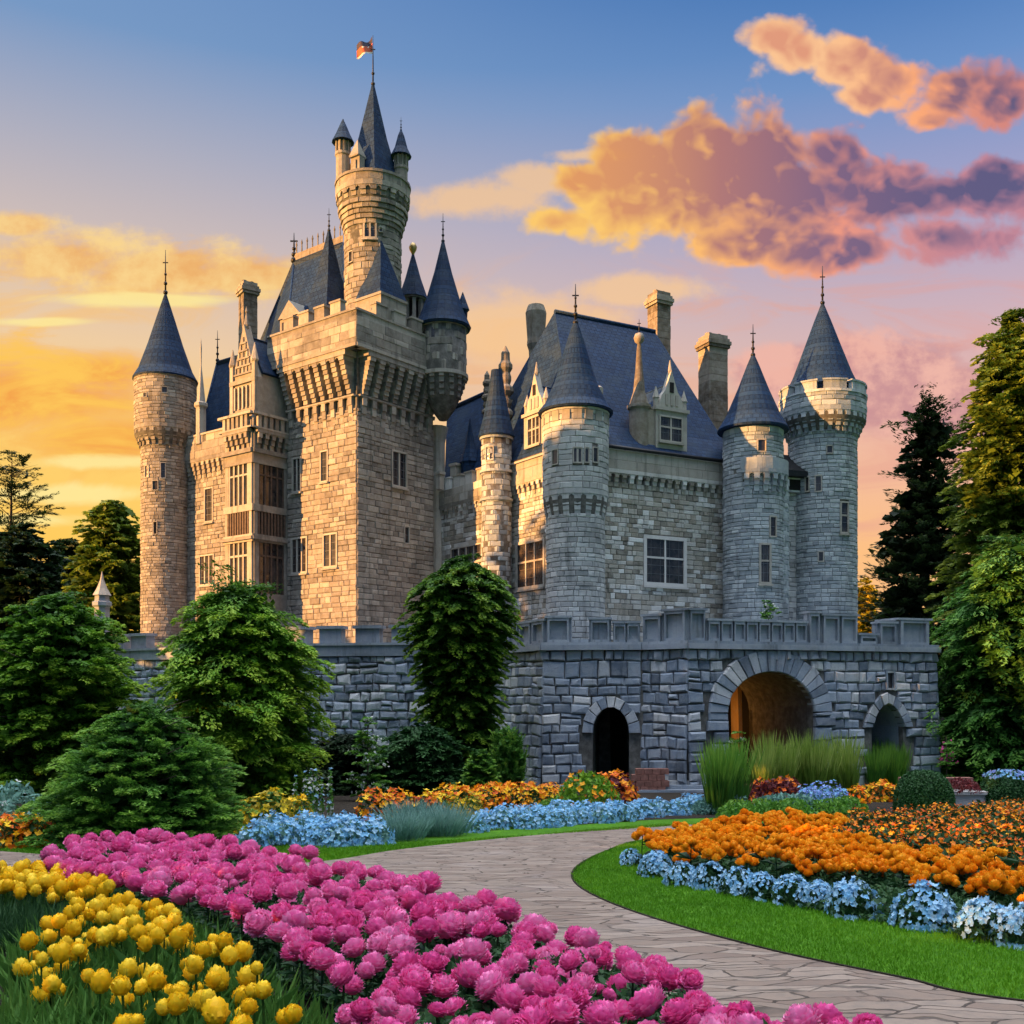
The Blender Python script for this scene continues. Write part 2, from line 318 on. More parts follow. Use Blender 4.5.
def paving_mat():
    m, n, b = new_mat('flagstones')
    geo = n.node('ShaderNodeNewGeometry'); p = X(n, geo.outputs['Position'])
    sep = n.node('ShaderNodeSeparateXYZ'); n.put(sep.inputs[0], p)
    px, py = X(n, sep.outputs[0]), X(n, sep.outputs[1])
    w1 = n.noise(p, 0.7, 3, 0.5); w2 = n.noise(n.comb(px, py, 9.0), 2.6, 3, 0.5)
    qx = px + (w2 - 0.5) * 0.30; qy = py + (w1 - 0.5) * 0.7 + (w2 - 0.5) * 0.16
    v = n.comb(qx * 2.0, qy * 6.4, 0.0)
    vo = n.node('ShaderNodeTexVoronoi', feature='DISTANCE_TO_EDGE'); n.put(vo.inputs['Vector'], v); vo.inputs['Scale'].default_value = 1.0; vo.inputs['Randomness'].default_value = 0.85
    vc = n.node('ShaderNodeTexVoronoi', feature='F1'); n.put(vc.inputs['Vector'], v); vc.inputs['Scale'].default_value = 1.0; vc.inputs['Randomness'].default_value = 0.85
    sc_ = n.node('ShaderNodeSeparateColor'); m.node_tree.links.new(vc.outputs['Color'], sc_.inputs[0])
    tone = n.ramp(X(n, sc_.outputs[0]), [(0.0, (0.185, 0.13, 0.098, 1)), (0.5, (0.235, 0.175, 0.132, 1)), (1.0, (0.285, 0.22, 0.17, 1))])
    g = n.noise(p, 8, 6, 0.7); g2 = n.noise(p, 1.1, 4)
    c = n.mix(n.sstep(0.4, 0.7, g) * 0.4, tone, (0.13, 0.115, 0.10, 1))
    c = n.mix(n.sstep(0.5, 0.75, g2) * 0.3, c, (0.30, 0.25, 0.22, 1))
    crack = n.sstep(0.034, 0.006, X(n, vo.outputs['Distance']))
    c = n.mix(crack * n.sstep(0.3, 0.5, n.noise(p, 1.7, 2)) * 0.74, c, (0.045, 0.038, 0.032, 1))
    n.put(b.inputs['Base Color'], c); b.inputs['Roughness'].default_value = 0.85; b.inputs['Specular IOR Level'].default_value = 0.25
    bp = n.node('ShaderNodeBump'); bp.inputs['Strength'].default_value = 0.9; bp.inputs['Distance'].default_value = 0.03
    n.put(bp.inputs['Height'], g * 0.35 - crack + X(n, sc_.outputs[1]) * 0.3); m.node_tree.links.new(bp.outputs[0], b.inputs['Normal'])
paving_mat()

# ------------------------------------------------------------------ mesh builder
WLOC = {}
def gz(y): return 0.0 if y < 0 else (-0.064 * y if y < 55 else -3.52)
def W(px, py, D): return Vector(((px - CX) / F * D, D, CAMZ + (HY - py) / F * D))
def P2(px, D): return Vector(((px - CX) / F * D, D))
def ZH(py, D): return CAMZ + (HY - py) / F * D
def G(px, py):
    D = 1.6 / ((py - HY) / F - 0.064); return Vector(((px - CX) / F * D, D, gz(D)))
def GH(px, py, h):
    D = (1.6 - h) / ((py - HY) / F - 0.064); return Vector(((px - CX) / F * D, D, gz(D)))
def link(name, data, parent=None, loc=(0, 0, 0)):
    o = bpy.data.objects.new(name, data); COL.objects.link(o)
    loc = Vector(loc)
    if parent is not None: o.parent = parent; o.location = loc - WLOC[parent.name]
    else: o.location = loc
    WLOC[o.name] = loc
    return o
def tag(o, label=None, cat=None, group=None, kind=None):
    for k, v in (('label', label), ('category', cat), ('group', group), ('kind', kind)):
        if v: o[k] = v
    return o
def empty(name, loc, label=None, cat=None, group=None):
    return tag(link(name, None, None, loc), label, cat, group)
class MB:
    def __init__(s): s.v = []; s.f = []; s.m = []; s.sm = []
    def add(s, vs, fs, mi=0, smooth=False):
        k = len(s.v); s.v.extend([tuple(q) for q in vs])
        for f in fs: s.f.append([k + i for i in f]); s.m.append(mi); s.sm.append(smooth)
    def box(s, c, sx, sy, sz, rz=0, mi=0):
        ca, sa = math.cos(rz), math.sin(rz); vs = []
        for dz in (-1, 1):
            for dx, dy in ((-1, -1), (1, -1), (1, 1), (-1, 1)):
                a, b = dx * sx / 2, dy * sy / 2
                vs.append((c[0] + a * ca - b * sa, c[1] + a * sa + b * ca, c[2] + dz * sz / 2))
        s.add(vs, [(3, 2, 1, 0), (4, 5, 6, 7), (0, 1, 5, 4), (1, 2, 6, 5), (2, 3, 7, 6), (3, 0, 4, 7)], mi)
    def lathe(s, c, prof, seg=24, mi=0, rot=0.0, smooth=False, sx=1.0):
        vs, fs = [], []
        n = len(prof)
        for r, z in prof:
            for i in range(seg):
                a = rot + 2 * math.pi * i / seg
                vs.append((c[0] + r * math.cos(a) * sx, c[1] + r * math.sin(a), z))
        for j in range(n - 1):
            for i in range(seg):
                k = (i + 1) % seg
                fs.append((j * seg + i, j * seg + k, (j + 1) * seg + k, (j + 1) * seg + i))
        fs.append(tuple(range(seg - 1, -1, -1))); fs.append(tuple((n - 1) * seg + i for i in range(seg)))
        s.add(vs, fs, mi, smooth)
    def tube(s, pts, rads, seg=6, mi=0, smooth=True):
        vs, fs = [], []
        pts = [Vector(p) for p in pts]
        for i, p in enumerate(pts):
            d = (pts[min(i + 1, len(pts) - 1)] - pts[max(i - 1, 0)]).normalized()
            a = d.orthogonal().normalized() if abs(d.z) > 0.95 else d.cross(Vector((0, 0, 1))).normalized()
            b = d.cross(a)
            for k in range(seg):
                t = 2 * math.pi * k / seg
                vs.append(p + (a * math.cos(t) + b * math.sin(t)) * rads[i])
        for i in range(len(pts) - 1):
            for k in range(seg):
                q = (k + 1) % seg
                fs.append((i * seg + k, i * seg + q, (i + 1) * seg + q, (i + 1) * seg + k))
        fs.append(tuple(range(seg - 1, -1, -1))); fs.append(tuple((len(pts) - 1) * seg + k for k in range(seg)))
        s.add(vs, fs, mi, smooth)
    def poly(s, pts, mi=0): s.add(pts, [tuple(range(len(pts)))], mi)
    def slab(s, pts, th, mi=0):
        """a roof plane with thickness, pts in order"""
        pts = [Vector(p) for p in pts]
        nrm = (pts[1] - pts[0]).cross(pts[2] - pts[0]).normalized()
        if nrm.z < 0: nrm = -nrm
        n = len(pts); vs = pts + [p - nrm * th for p in pts]
        fs = [tuple(range(n)), tuple(range(2 * n - 1, n - 1, -1))] + [(i, n + i, n + (i + 1) % n, (i + 1) % n) for i in range(n)]
        s.add(vs, fs, mi)
    def build(s, name, mats, parent=None, loc=(0, 0, 0), recalc=True):
        loc = Vector(loc)
        me = bpy.data.meshes.new(name)
        me.from_pydata([(a - loc.x, b - loc.y, c - loc.z) for a, b, c in s.v], [], s.f)
        for m in ([mats] if isinstance(mats, str) else mats): me.materials.append(MATS[m])
        me.polygons.foreach_set('material_index', s.m); me.polygons.foreach_set('use_smooth', s.sm)
        if recalc:
            bm = bmesh.new(); bm.from_mesh(me); bmesh.ops.recalc_face_normals(bm, faces=bm.faces); bm.to_mesh(me); bm.free()
        uvl = me.uv_layers.new(name='UVMap'); up = Vector((0, 0, 1))
        data = np.zeros(len(me.loops) * 2, dtype=np.float32)
        for p in me.polygons:
            nn = p.normal; t = up.cross(nn)
            t = t.normalized() if t.length > 1e-4 else Vector((1, 0, 0))
            b = nn.cross(t)
            for li in p.loop_indices:
                co = me.vertices[me.loops[li].vertex_index].co
                data[2 * li] = co.dot(t); data[2 * li + 1] = co.dot(b)
        uvl.data.foreach_set('uv', data); me.update()
        return link(name, me, parent, loc)

# surfaces the masonry is laid on: P(u, v, d) is a point u along, v up, d out of the wall
class Plane:
    seg = None
    def __init__(s, A, B, batter=0.0, ztop=0.0):
        s.A = Vector(A); s.B = Vector(B); s.t = (s.B - s.A).normalized(); s.n = Vector((s.t.y, -s.t.x)); s.L = (s.B - s.A).length
        s.bt = batter; s.zt = ztop
    def P(s, u, v, d):
        d = d + s.bt * max(0.0, s.zt - v)
        q = s.A + s.t * u + s.n * d; return Vector((q.x, q.y, v))
    def uv(s, px, py):
        k = (px - CX) / F; u = (k * s.A.y - s.A.x) / (s.t.x - k * s.t.y); D = s.A.y + s.t.y * u
        return u, ZH(py, D)
    def off(s, d): return Plane(s.A + s.n * d, s.B + s.n * d, s.bt, s.zt)
class Cyl:
    bt = 0.0
    def __init__(s, c, r): s.c = Vector((c[0], c[1])); s.r = r; s.seg = r * 0.26; s.L = 2 * math.pi * r
    def P(s, u, v, d):
        a = -math.pi / 2 + u / s.r
        return Vector((s.c.x + (s.r + d) * math.cos(a), s.c.y + (s.r + d) * math.sin(a), v))
    def uv(s, px, py):
        k = (px - CX) / F; aa = k * k + 1; bb = -2 * (k * s.c.x + s.c.y); cc = s.c.length_squared - s.r ** 2
        disc = max(0.0, bb * bb - 4 * aa * cc); D = (-bb - math.sqrt(disc)) / (2 * aa)
        a = math.atan2(D - s.c.y, k * D - s.c.x)
        return (a + math.pi / 2) * s.r, ZH(py, D)
    def off(s, d): return Cyl(s.c, s.r + d)
def sbox(mb, S, u0, u1, v0, v1, d0, d1, mi=0):
    n = 1 if S.seg is None else max(1, int(math.ceil((u1 - u0) / S.seg)))
    vs, fs = [], []
    for i in range(n + 1):
        u = u0 + (u1 - u0) * i / n
        vs += [S.P(u, v0, d0), S.P(u, v1, d0), S.P(u, v1, d1), S.P(u, v0, d1)]
    for i in range(n):
        a, b = 4 * i, 4 * i + 4
        for k in range(4):
            q = (k + 1) % 4; fs.append((a + k, a + q, b + q, b + k))
    fs.append((0, 3, 2, 1)); e = 4 * n; fs.append((e, e + 1, e + 2, e + 3))
    mb.add(vs, fs, mi)
def wav(S, u, v):
    return v + (0.03 * math.sin(u * 1.7 + v * 1.1) + 0.02 * math.sin(u * 4.1 - v * 2.3) if S.bt else 0.0)
def stone(mb, S, u0, u1, v0, v1, d, bev, jit, mi=0, skip=None):
    """one dressed block: worn edges, slightly askew"""
    g = lambda a: R.uniform(-a, a)
    c = [(u0 + g(jit), v0 + g(jit)), (u1 + g(jit), v0 + g(jit)), (u1 + g(jit), v1 + g(jit)), (u0 + g(jit), v1 + g(jit))]
    du, dv = u1 - u0, v1 - v0; cu, cv = (u0 + u1) / 2, (v0 + v1) / 2
    fx, fy = max(0.3, 1 - 2 * bev / du), max(0.3, 1 - 2 * bev / dv)
    d = d * R.uniform(0.65, 1.3)
    vs = [S.P(u, wav(S, u, v), -0.02) for u, v in c] + [S.P(u, wav(S, u, v), d * 0.62) for u, v in c]
    vs += [S.P(cu + (u - cu) * fx, wav(S, u, cv + (v - cv) * fy), d + g(d * 0.16)) for u, v in c]
    fs = [(8, 9, 10, 11)]
    for a in (0, 4):
        for k in range(4):
            q = (k + 1) % 4; fs.append((a + k, a + q, a + 4 + q, a + 4 + k))
    mb.add(vs, fs, mi)
def masonry(mb, S, u0, u1, v0, v1, h, w, d=0.09, gap=0.025, bev=0.05, jit=0.012, openings=(), mi=0, inside=None):
    v = v0
    while v < v1 - 0.05:
        hh = h * R.uniform(0.75, 1.25)
        if v1 - v < hh * 1.5: hh = v1 - v
        va, vb = v, v + hh; vm = (va + vb) / 2
        blocks = sorted((a, b) for a, c, b, e in openings if c - 0.02 < vm < e + 0.02)
        free = []; cur = u0
        for a, b in blocks:
            if a > cur: free.append((cur, min(a, u1)))
            cur = max(cur, b)
        if cur < u1: free.append((cur, u1))
        for a, b in free:
            u = a
            while u < b - 0.02:
                ww = w * R.uniform(0.6, 1.6) * (0.8 + 0.2 * hh / h)
                if b - u < ww * 1.5: ww = b - u
                if inside is not None and inside((u + ww / 2), vm): pass
                elif S.bt and R.random() < .16 and hh > .5:
                    vs_ = va + hh * R.uniform(.35, .65)
                    stone(mb, S, u + gap / 2, u + ww - gap / 2, va + gap / 2, vs_ - gap / 2, d, min(bev, ww * 0.3, hh * 0.2), jit, mi); stone(mb, S, u + gap / 2, u + ww - gap / 2, vs_ + gap / 2, vb - gap / 2, d, min(bev, ww * 0.3, hh * 0.2), jit, mi)
                else:
                    stone(mb, S, u + gap / 2, u + ww - gap / 2, va + gap / 2, vb - gap / 2, d, min(bev, ww * 0.3, hh * 0.3), jit, mi)
                u += ww
        v = vb
def backing(mb, S, u0, u1, v0, v1, th=0.5, mi=1): sbox(mb, S, u0, u1, v0, v1, -th, 0.0, mi)

class Win:
    """a window given by its rectangle in the photo on a wall surface"""
    def __init__(s, S, l, t, r, b, nx=2, ny=2, fr=0.12, frame='trim', name='window', arch=False, bar='lead', sill=True):
        s.S = S; u0, v1 = S.uv(l, (t)); u1, v0 = S.uv(r, b)
        _, va = S.uv((l + r) / 2, t); _, vb = S.uv((l + r) / 2, b)
        s.u0, s.u1, s.v0, s.v1 = u0, u1, vb, va; s.nx, s.ny, s.fr, s.frame, s.name, s.arch, s.bar, s.sill = nx, ny, fr, frame, name, arch, bar, sill
    def opening(s): e = s.fr; return (s.u0 - e, s.v0 - e, s.u1 + e, s.v1 + e)
    def make(s, parent, d=0.09):
        mb = MB(); S = s.S; e = s.fr; o = d + 0.035
        if e > 0.02:
            sbox(mb, S, s.u0 - e, s.u0, s.v0 - e, s.v1 + e, -0.02, o); sbox(mb, S, s.u1, s.u1 + e, s.v0 - e, s.v1 + e, -0.02, o)
            sbox(mb, S, s.u0, s.u1, s.v1, s.v1 + e, -0.02, o + 0.003)
            sbox(mb, S, s.u0, s.u1, s.v0 - e, s.v0, -0.02, o + 0.003)
            if s.sill: sbox(mb, S, s.u0 - e - 0.05, s.u1 + e + 0.05, s.v0 - e - 0.1, s.v0 - e - 0.004, -0.02, o + 0.09)
        sbox(mb, S, s.u0 + 0.002, s.u1 - 0.002, s.v0 + 0.002, s.v1 - 0.002, -0.03, 0.012, 1)
        du, dv = (s.u1 - s.u0), (s.v1 - s.v0); bw = 0.05
        for i in range(1, s.nx):
            c = s.u0 + du * i / s.nx; sbox(mb, S, c - bw, c + bw, s.v0, s.v1, 0.014, o - 0.03, 0)
        for j in range(1, s.ny):
            c = s.v0 + dv * j / s.ny * (1.15 if s.ny == 2 else 1); sbox(mb, S, s.u0, s.u1, c - bw, c + bw, 0.014, o - 0.034, 0)
        for i in range(s.nx * 2 if du / s.nx > 0.45 else 0):     # leading
            c = s.u0 + du * (i + 0.5) / (s.nx * 2); sbox(mb, S, c - 0.012, c + 0.012, s.v0, s.v1, 0.013, 0.03, 2)
        nl = int(dv / 0.42)
        for j in range(1, nl):
            c = s.v0 + dv * j / nl; sbox(mb, S, s.u0, s.u1, c - 0.012, c + 0.012, 0.0125, 0.028, 2)
        c = S.P((s.u0 + s.u1) / 2, s.v0, 0)
        return mb.build(s.name, [s.frame, 'glass', s.bar], parent, c)
def corbels(mb, S, u0, u1, vb, vt, out, pitch, width=0.5, steps=4, band=0.25, mi=0, closed=False):
    """machicolation: stepped brackets with a carried lintel on top"""
    n = max(2, int(round((u1 - u0) / pitch))); p = (u1 - u0) / n
    hh = (vt - vb - band) / steps
    for i in range(n):
        c = u0 + p * (i + 0.5)
        for k in range(steps):
            o = out * ((k + 1) / steps) ** 0.8
            sbox(mb, S, c - p * width / 2 * (1 + 0.02 * k), c + p * width / 2 * (1 + 0.02 * k), vb + hh * k, vb + hh * (k + 1) - 0.004, -0.02, o, mi)
    for i in range(n):                                       # little arches between brackets
        a = u0 + p * (i + 0.5) + p * width / 2; b = a + p * (1 - width)
        if i == n - 1 and not closed: continue
        for q in range(3):
            hq = band * 0.5 * (1 - q * 0.28)
            x0 = a + (b - a) * 0.5 * (q / 3)
            x1 = a + (b - a) * 0.5 * ((q + 1) / 3)
            sbox(mb, S, x0, x1, vt - band - hq, vt - band, out * 0.4, out * 0.96, mi)
            sbox(mb, S, b - (x1 - a), b - (x0 - a), vt - band - hq, vt - band, out * 0.4, out * 0.96, mi)
    sbox(mb, S, u0, u1, vt - band, vt, -0.02, out + 0.03, mi)
def merlons(mb, S, u0, u1, v0, v1, th, pitch, width=0.55, mi=0, cap=0.12, closed=False):
    n = max(1, int(round((u1 - u0) / pitch))); p = (u1 - u0) / n
    for i in range(n):
        c = u0 + p * (i + 0.5); a, b = c - p * width / 2, c + p * width / 2
        sbox(mb, S, a, b, v0, v1, -th, 0, mi); sbox(mb, S, a - 0.05, b + 0.05, v1 + 0.002, v1 + cap, -th - 0.05, 0.05, mi)
def finial(parent, x, y, z0, z1, r=0.05, name='finial', knobs=3):
    mb = MB(); H = z1 - z0
    mb.tube([(x, y, z0 - 0.1), (x, y, z0 + H * 0.5), (x, y, z1)], [r, r * 0.7, r * 0.25], 6)
    for k in range(knobs):
        z = z0 + H * (0.06 + 0.2 * k); q = r * (2.3 - 0.45 * k)
        mb.lathe((x, y), [(r * .5, z - q), (q * .8, z - q * .6), (q, z), (q * .8, z + q * .6), (r * .5, z + q)], 8, smooth=True)
    z = z0 + H * 0.72; mb.box((x, y, z), r * 5, r * 0.8, r * 0.8)
    return mb.build(name, 'iron', parent, (x, y, z0))
def cone(parent, c, prof, seg=20, rot=0.0, name='roof', rim=True, mat='slate'):
    mb = MB()
    mb.lathe(c, prof, seg, 0, rot)
    return mb.build(name, mat, parent, (c[0], c[1], prof[0][1]))
def flared(r, z0, z1, flare=1.0):
    H = z1 - z0
    return [(r * 0.96, z0 - 0.12), (r * 1.0, z0), (r * 0.86, z0 + H * 0.10), (r * 0.60, z0 + H * 0.32), (r * 0.32, z0 + H * 0.62), (r * 0.03, z1)]

# ------------------------------------------------------------------ ground, path, beds
def sheet(name, outline, dz, mat, label=None, kind='structure', cut=True):
    """a thin sheet following the slope of the ground"""
    bm = bmesh.new()
    vs = [bm.verts.new((p[0], p[1], 0)) for p in outline]
    bm.faces.new(vs)
    for yy in (0.0, 55.0):
        bmesh.ops.bisect_plane(bm, geom=list(bm.verts) + list(bm.edges) + list(bm.faces), plane_co=(0, yy, 0), plane_no=(0, 1, 0))
    for v in bm.verts: v.co.z = gz(v.co.y) + dz
    bmesh.ops.triangulate(bm, faces=bm.faces)
    bmesh.ops.recalc_face_normals(bm, faces=bm.faces)
    for f in bm.faces:
        if f.normal.z < 0: f.normal_flip()
    me = bpy.data.meshes.new(name); bm.to_mesh(me); bm.free(); me.materials.append(MATS[mat])
    return tag(link(name, me), label, None, None, kind)
def smooth_line(pts, n=8):
    out = []; P = [Vector((p[0], p[1])) for p in pts]; m = len(P)
    for i in range(m - 1):
        a, b, c, d = P[max(i - 1, 0)], P[i], P[i + 1], P[min(i + 2, m - 1)]
        for k in range(n):
            t = k / n
            out.append(0.5 * ((2 * b) + (c - a) * t + (2 * a - 5 * b + 4 * c - d) * t * t + (3 * b - a - 3 * c + d) * t ** 3))
    out.append(P[-1]); return out
mb = MB()
ys = [-1500, -60, 0, 20, 40, 55, 90, 200, 800, 5000]; xs = [-4000, -600, -120, -40, 0, 40, 120, 600, 4000]
vs = [(x, y, gz(y)) for y in ys for x in xs]; nx = len(xs)
mb.add(vs, [(j * nx + i, j * nx + i + 1, (j + 1) * nx + i + 1, (j + 1) * nx + i) for j in range(len(ys) - 1) for i in range(nx - 1)])
ground = mb.build('ground', 'turf'); tag(ground, 'green lawn sloping down to the castle', None, None, 'structure')
inner = smooth_line([G(700, 838), G(640, 841), G(603, 853), G(580, 865), G(572, 877), G(586, 892), G(640, 915), G(760, 949), G(900, 979), G(1030, 1004), Vector((6.0, 5.2)), Vector((9.0, 3.2)), Vector((14, 1))])
outer = smooth_line([Vector((12.0, 25.0)), G(760, 824), G(665, 825.5), G(600, 830), G(500, 839), G(400, 850), G(330, 861), G(240, 867), G(120, 862), G(30, 854), G(-100, 846), G(-400, 838)])
near = smooth_line([G(-400, 868), G(-100, 868), G(30, 868), G(70, 872), G(200, 885), G(330, 905), G(430, 925), G(530, 960), G(640, 1010), Vector((2.2, 4.0)), Vector((5, 1.5)), Vector((9, -3))])
path_outline = outer + near + list(reversed(inner)) + [Vector((13.0, 21.5))]
path_outline = outer + near + [Vector((16, -3))] + list(reversed(inner)) + [Vector((12.0, 20.3))]
path = sheet('path', path_outline, 0.012, 'flagstones', 'curving garden path paved with cracked pinkish grey flagstones')
def border(line, w, name, mat, dz):
    mb = MB(); pts = [Vector((p[0], p[1])) for p in line]
    for i in range(len(pts) - 1):
        a, b = pts[i], pts[i + 1]; t = (b - a)
        if t.length < 1e-5: continue
        n = Vector((-t.y, t.x)).normalized() * w
        q = [a - n, b - n, b + n, a + n]
        mb.add([(p.x, p.y, gz(p.y) + dz) for p in q] + [(p.x, p.y, gz(p.y) - 0.03) for p in q], [(0, 1, 2, 3), (0, 4, 5, 1), (2, 6, 7, 3), (1, 5, 6, 2), (0, 3, 7, 4)])
    return mb
b_orange = [G(650, 846), G(700, 870), G(760, 889), G(850, 910), G(940, 925), G(1030, 945), Vector((5.4, 7.8)), Vector((6.6, 9.5)), Vector((11.0, 19.3)), Vector((8.0, 19.6)), Vector((4.0, 19.6)), G(640, 838)]
sheet('orange_bed_soil', b_orange, 0.006, 'soil', None)
b_far = [G(235, 852), G(300, 851), G(380, 842), G(470, 832), G(560, 826), G(650, 820), G(740, 817), Vector((14, 26.5)), Vector((40, 27)), Vector((44, 45)), Vector((4, 45.9)), Vector((-14, 50)), Vector((-40, 50)), Vector((-40, 24)), G(-200, 835), G(0, 836), G(100, 846)]
sheet('far_bed_soil', b_far, 0.004, 'soil', None)
PINK = [G(40, 895), GH(60, 838, .4), GH(200, 838, .4), GH(310, 855, .4), GH(430, 880, .4), GH(570, 925, .45), GH(690, 972, .45), GH(790, 1000, .45), GH(900, 1035, .45), Vector((1.2, 3.4)), GH(380, 1060, .4), GH(330, 985, .4), GH(250, 935, .4), GH(170, 905, .4), GH(90, 885, .4)]
b_pink = [G(40, 872), G(200, 884), G(330, 904), G(430, 924), G(530, 960), G(640, 1012), Vector((2.3, 3.7)), Vector((2.0, 2.8)), Vector((-2.5, 3.6)), Vector((-6, 5.5)), G(-40, 905)]
sheet('front_bed_soil', b_pink, 0.006, 'soil', None)

# ------------------------------------------------------------------ foliage
def leaf_mesh(name, c, a, b, mats, mi=None, bend=None, tip=None):
    """c centres, a half length vectors, b half width vectors: one leaf blade each (a folded diamond)"""
    N = len(c); v = np.empty((N, 4, 3), np.float32)
    v[:, 0] = c - a; v[:, 1] = c + b; v[:, 2] = c + a; v[:, 3] = c - b
    if bend is not None: v[:, 2] += bend; v[:, 0] += bend * 0.3
    me = bpy.data.meshes.new(name)
    me.vertices.add(N * 4); me.vertices.foreach_set('co', v.reshape(-1))
    me.loops.add(N * 4); me.loops.foreach_set('vertex_index', np.arange(N * 4, dtype=np.int32))
    me.polygons.add(N); me.polygons.foreach_set('loop_start', np.arange(0, N * 4, 4, dtype=np.int32))
    if mi is not None: me.polygons.foreach_set('material_index', mi.astype(np.int32))
    for m in ([mats] if isinstance(mats, str) else mats): me.materials.append(MATS[m])
    at = me.attributes.new('tip', 'FLOAT', 'POINT')
    at.data.foreach_set('value', np.repeat(np.full(N, .5) if tip is None else tip, 4).astype(np.float32))
    me.update(calc_edges=True); return me
def nrm(v): return v / np.maximum(np.linalg.norm(v, axis=-1, keepdims=True), 1e-6)
def crown_leaves(prof, n_spray, n_leaf, L, wid, rise, droop, leaf, asp=0.42, shell=0.5, lump=0.16, upn=0.8, seed=0, sy=1.0, over=0.08, front=0.35, lean=0.0):
    """leafy sprays through the crown's volume; prof is (height, radius) from the foot up, round (0, 0)"""
    r = np.random.default_rng(seed)
    pz = np.array([p[0] for p in prof]); pr = np.array([p[1] for p in prof])
    zz = np.linspace(pz[0], pz[-1], 200); w = np.interp(zz, pz, pr) + 0.08 * pr.max(); w /= w.sum()
    z = r.choice(zz, n_spray, p=w) + r.uniform(-.5, .5, n_spray) * (zz[1] - zz[0]) * 3
    th = r.uniform(0, 2 * np.pi, n_spray)
    ph = r.uniform(0, 6.28, 6)
    H = pz[-1] - pz[0]
    lum = 1 + lump * (np.sin(3 * th + ph[0] + 7 * z / H) * .5 + np.sin(5 * th + ph[1] - 11 * z / H) * .35 + np.sin(2 * th + ph[2] + 17 * z / H) * .4)
    rr = np.interp(z, pz, pr) * lum
    rad = rr * (1 - shell * r.random(n_spray) ** 1.8) + over * r.normal(0, 1, n_spray) * pr.max() * 0.5
    rad = np.maximum(rad, 0.02)
    out = np.stack([np.cos(th), np.sin(th), np.zeros(n_spray)], 1)
    tip = out * rad[:, None]; tip[:, 2] = z
    topf = np.clip((z - pz[0]) / H, 0, 1)
    d = out.copy(); d[:, 2] = rise + r.normal(0, .18, n_spray) + lean * topf
    d[:, :2] += r.normal(0, .25, (n_spray, 2)); d = nrm(d)
    side = nrm(np.cross(d, np.array([0, 0, 1.0]))); upv = np.cross(side, d)
    s = r.random((n_spray, n_leaf)); q = r.uniform(-1, 1, (n_spray, n_leaf))
    Ls = L * r.uniform(.6, 1.3, n_spray)[:, None]
    lat = q * wid * (1 - 0.75 * s) * Ls / L
    c = tip[:, None, :] + d[:, None, :] * ((s - 0.8) * Ls)[..., None] + side[:, None, :] * lat[..., None]
    c[..., 2] += -droop * s ** 2 * Ls - 0.25 * droop * np.abs(lat) + r.normal(0, .025, s.shape) * L
    la = nrm(d[:, None, :] + side[:, None, :] * (np.sign(q) * r.uniform(.2, 1.0, q.shape))[..., None] + np.array([0, 0, -1.0]) * (droop * (0.3 + s))[..., None] + r.normal(0, .22, c.shape))
    nv = nrm(upv[:, None, :] * upn + r.normal(0, .45, c.shape))
    lb = nrm(np.cross(la, nv))
    sz = leaf * r.uniform(.6, 1.35, s.shape)[..., None]
    c = c.reshape(-1, 3); a = (la * sz).reshape(-1, 3) * .5; b = (lb * sz * asp).reshape(-1, 3) * .5
    c[:, 1] *= sy
    global TIP
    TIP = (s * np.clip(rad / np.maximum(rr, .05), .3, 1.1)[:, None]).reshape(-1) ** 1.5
    return c, a, b
def limbs(mb, H, prof, r0, n, seed, top=0.92, start=0.12):
    r = random.Random(seed)
    pz = [p[0] for p in prof]; pr = [p[1] for p in prof]
    mb.tube([(0, 0, -0.3), (0.03 * H * .3, 0, H * .3), (-0.01 * H, .01 * H, H * .65), (0, 0, H * top)], [r0 * 1.25, r0 * .9, r0 * .55, r0 * .1], 8)
    for i in range(n):
        z = H * (start + (top - start) * (i + r.random()) / n); th = r.uniform(0, 6.28)
        rr = float(np.interp(z, pz, pr)) * r.uniform(.6, .95)
        e = Vector((math.cos(th) * rr, math.sin(th) * rr, z + rr * r.uniform(-.05, .45)))
        q = r0 * (1 - z / H) * .55 + .012
        mb.tube([(0, 0, z - rr * .12), e * .5 + Vector((0, 0, z * .5 + rr * .06)), e], [q, q * .6, q * .12], 5)
def plant(name, base, prof, label, cat, mat, spec, limb=None, group=None, core=0.0):
    """trunk and limbs with a leafy crown; spec goes to crown_leaves"""
    base = Vector(base)
    t = empty(name, base, label, cat, group)
    H = prof[-1][0]
    c, a, b = crown_leaves(prof, **spec)
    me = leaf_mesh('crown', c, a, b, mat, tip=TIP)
    link('crown', me, t, base)
    if core:
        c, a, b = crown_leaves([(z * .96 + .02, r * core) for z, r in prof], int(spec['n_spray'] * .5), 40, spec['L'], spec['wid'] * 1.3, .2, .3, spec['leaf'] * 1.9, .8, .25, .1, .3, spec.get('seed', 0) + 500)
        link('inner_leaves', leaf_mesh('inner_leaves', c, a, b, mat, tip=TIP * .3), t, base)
    mb = MB(); limbs(mb, H, prof, *(limb or (0.08, 14, 3)))
    for i, v in enumerate(mb.v): mb.v[i] = (v[0] + base.x, v[1] + base.y, v[2] + base.z)
    mb.build('trunk', 'bark', t, base, recalc=False)
    return t
def px_profile(cx, D, ybase, rows, zg=None):
    """(height, radius) from rows of (pixel row, half width) read off the photo for something standing at distance D"""
    z0 = ZH(ybase, D) if zg is None else zg
    return sorted((ZH(y, D) - z0, .9 * hw * D / F) for y, hw in rows)
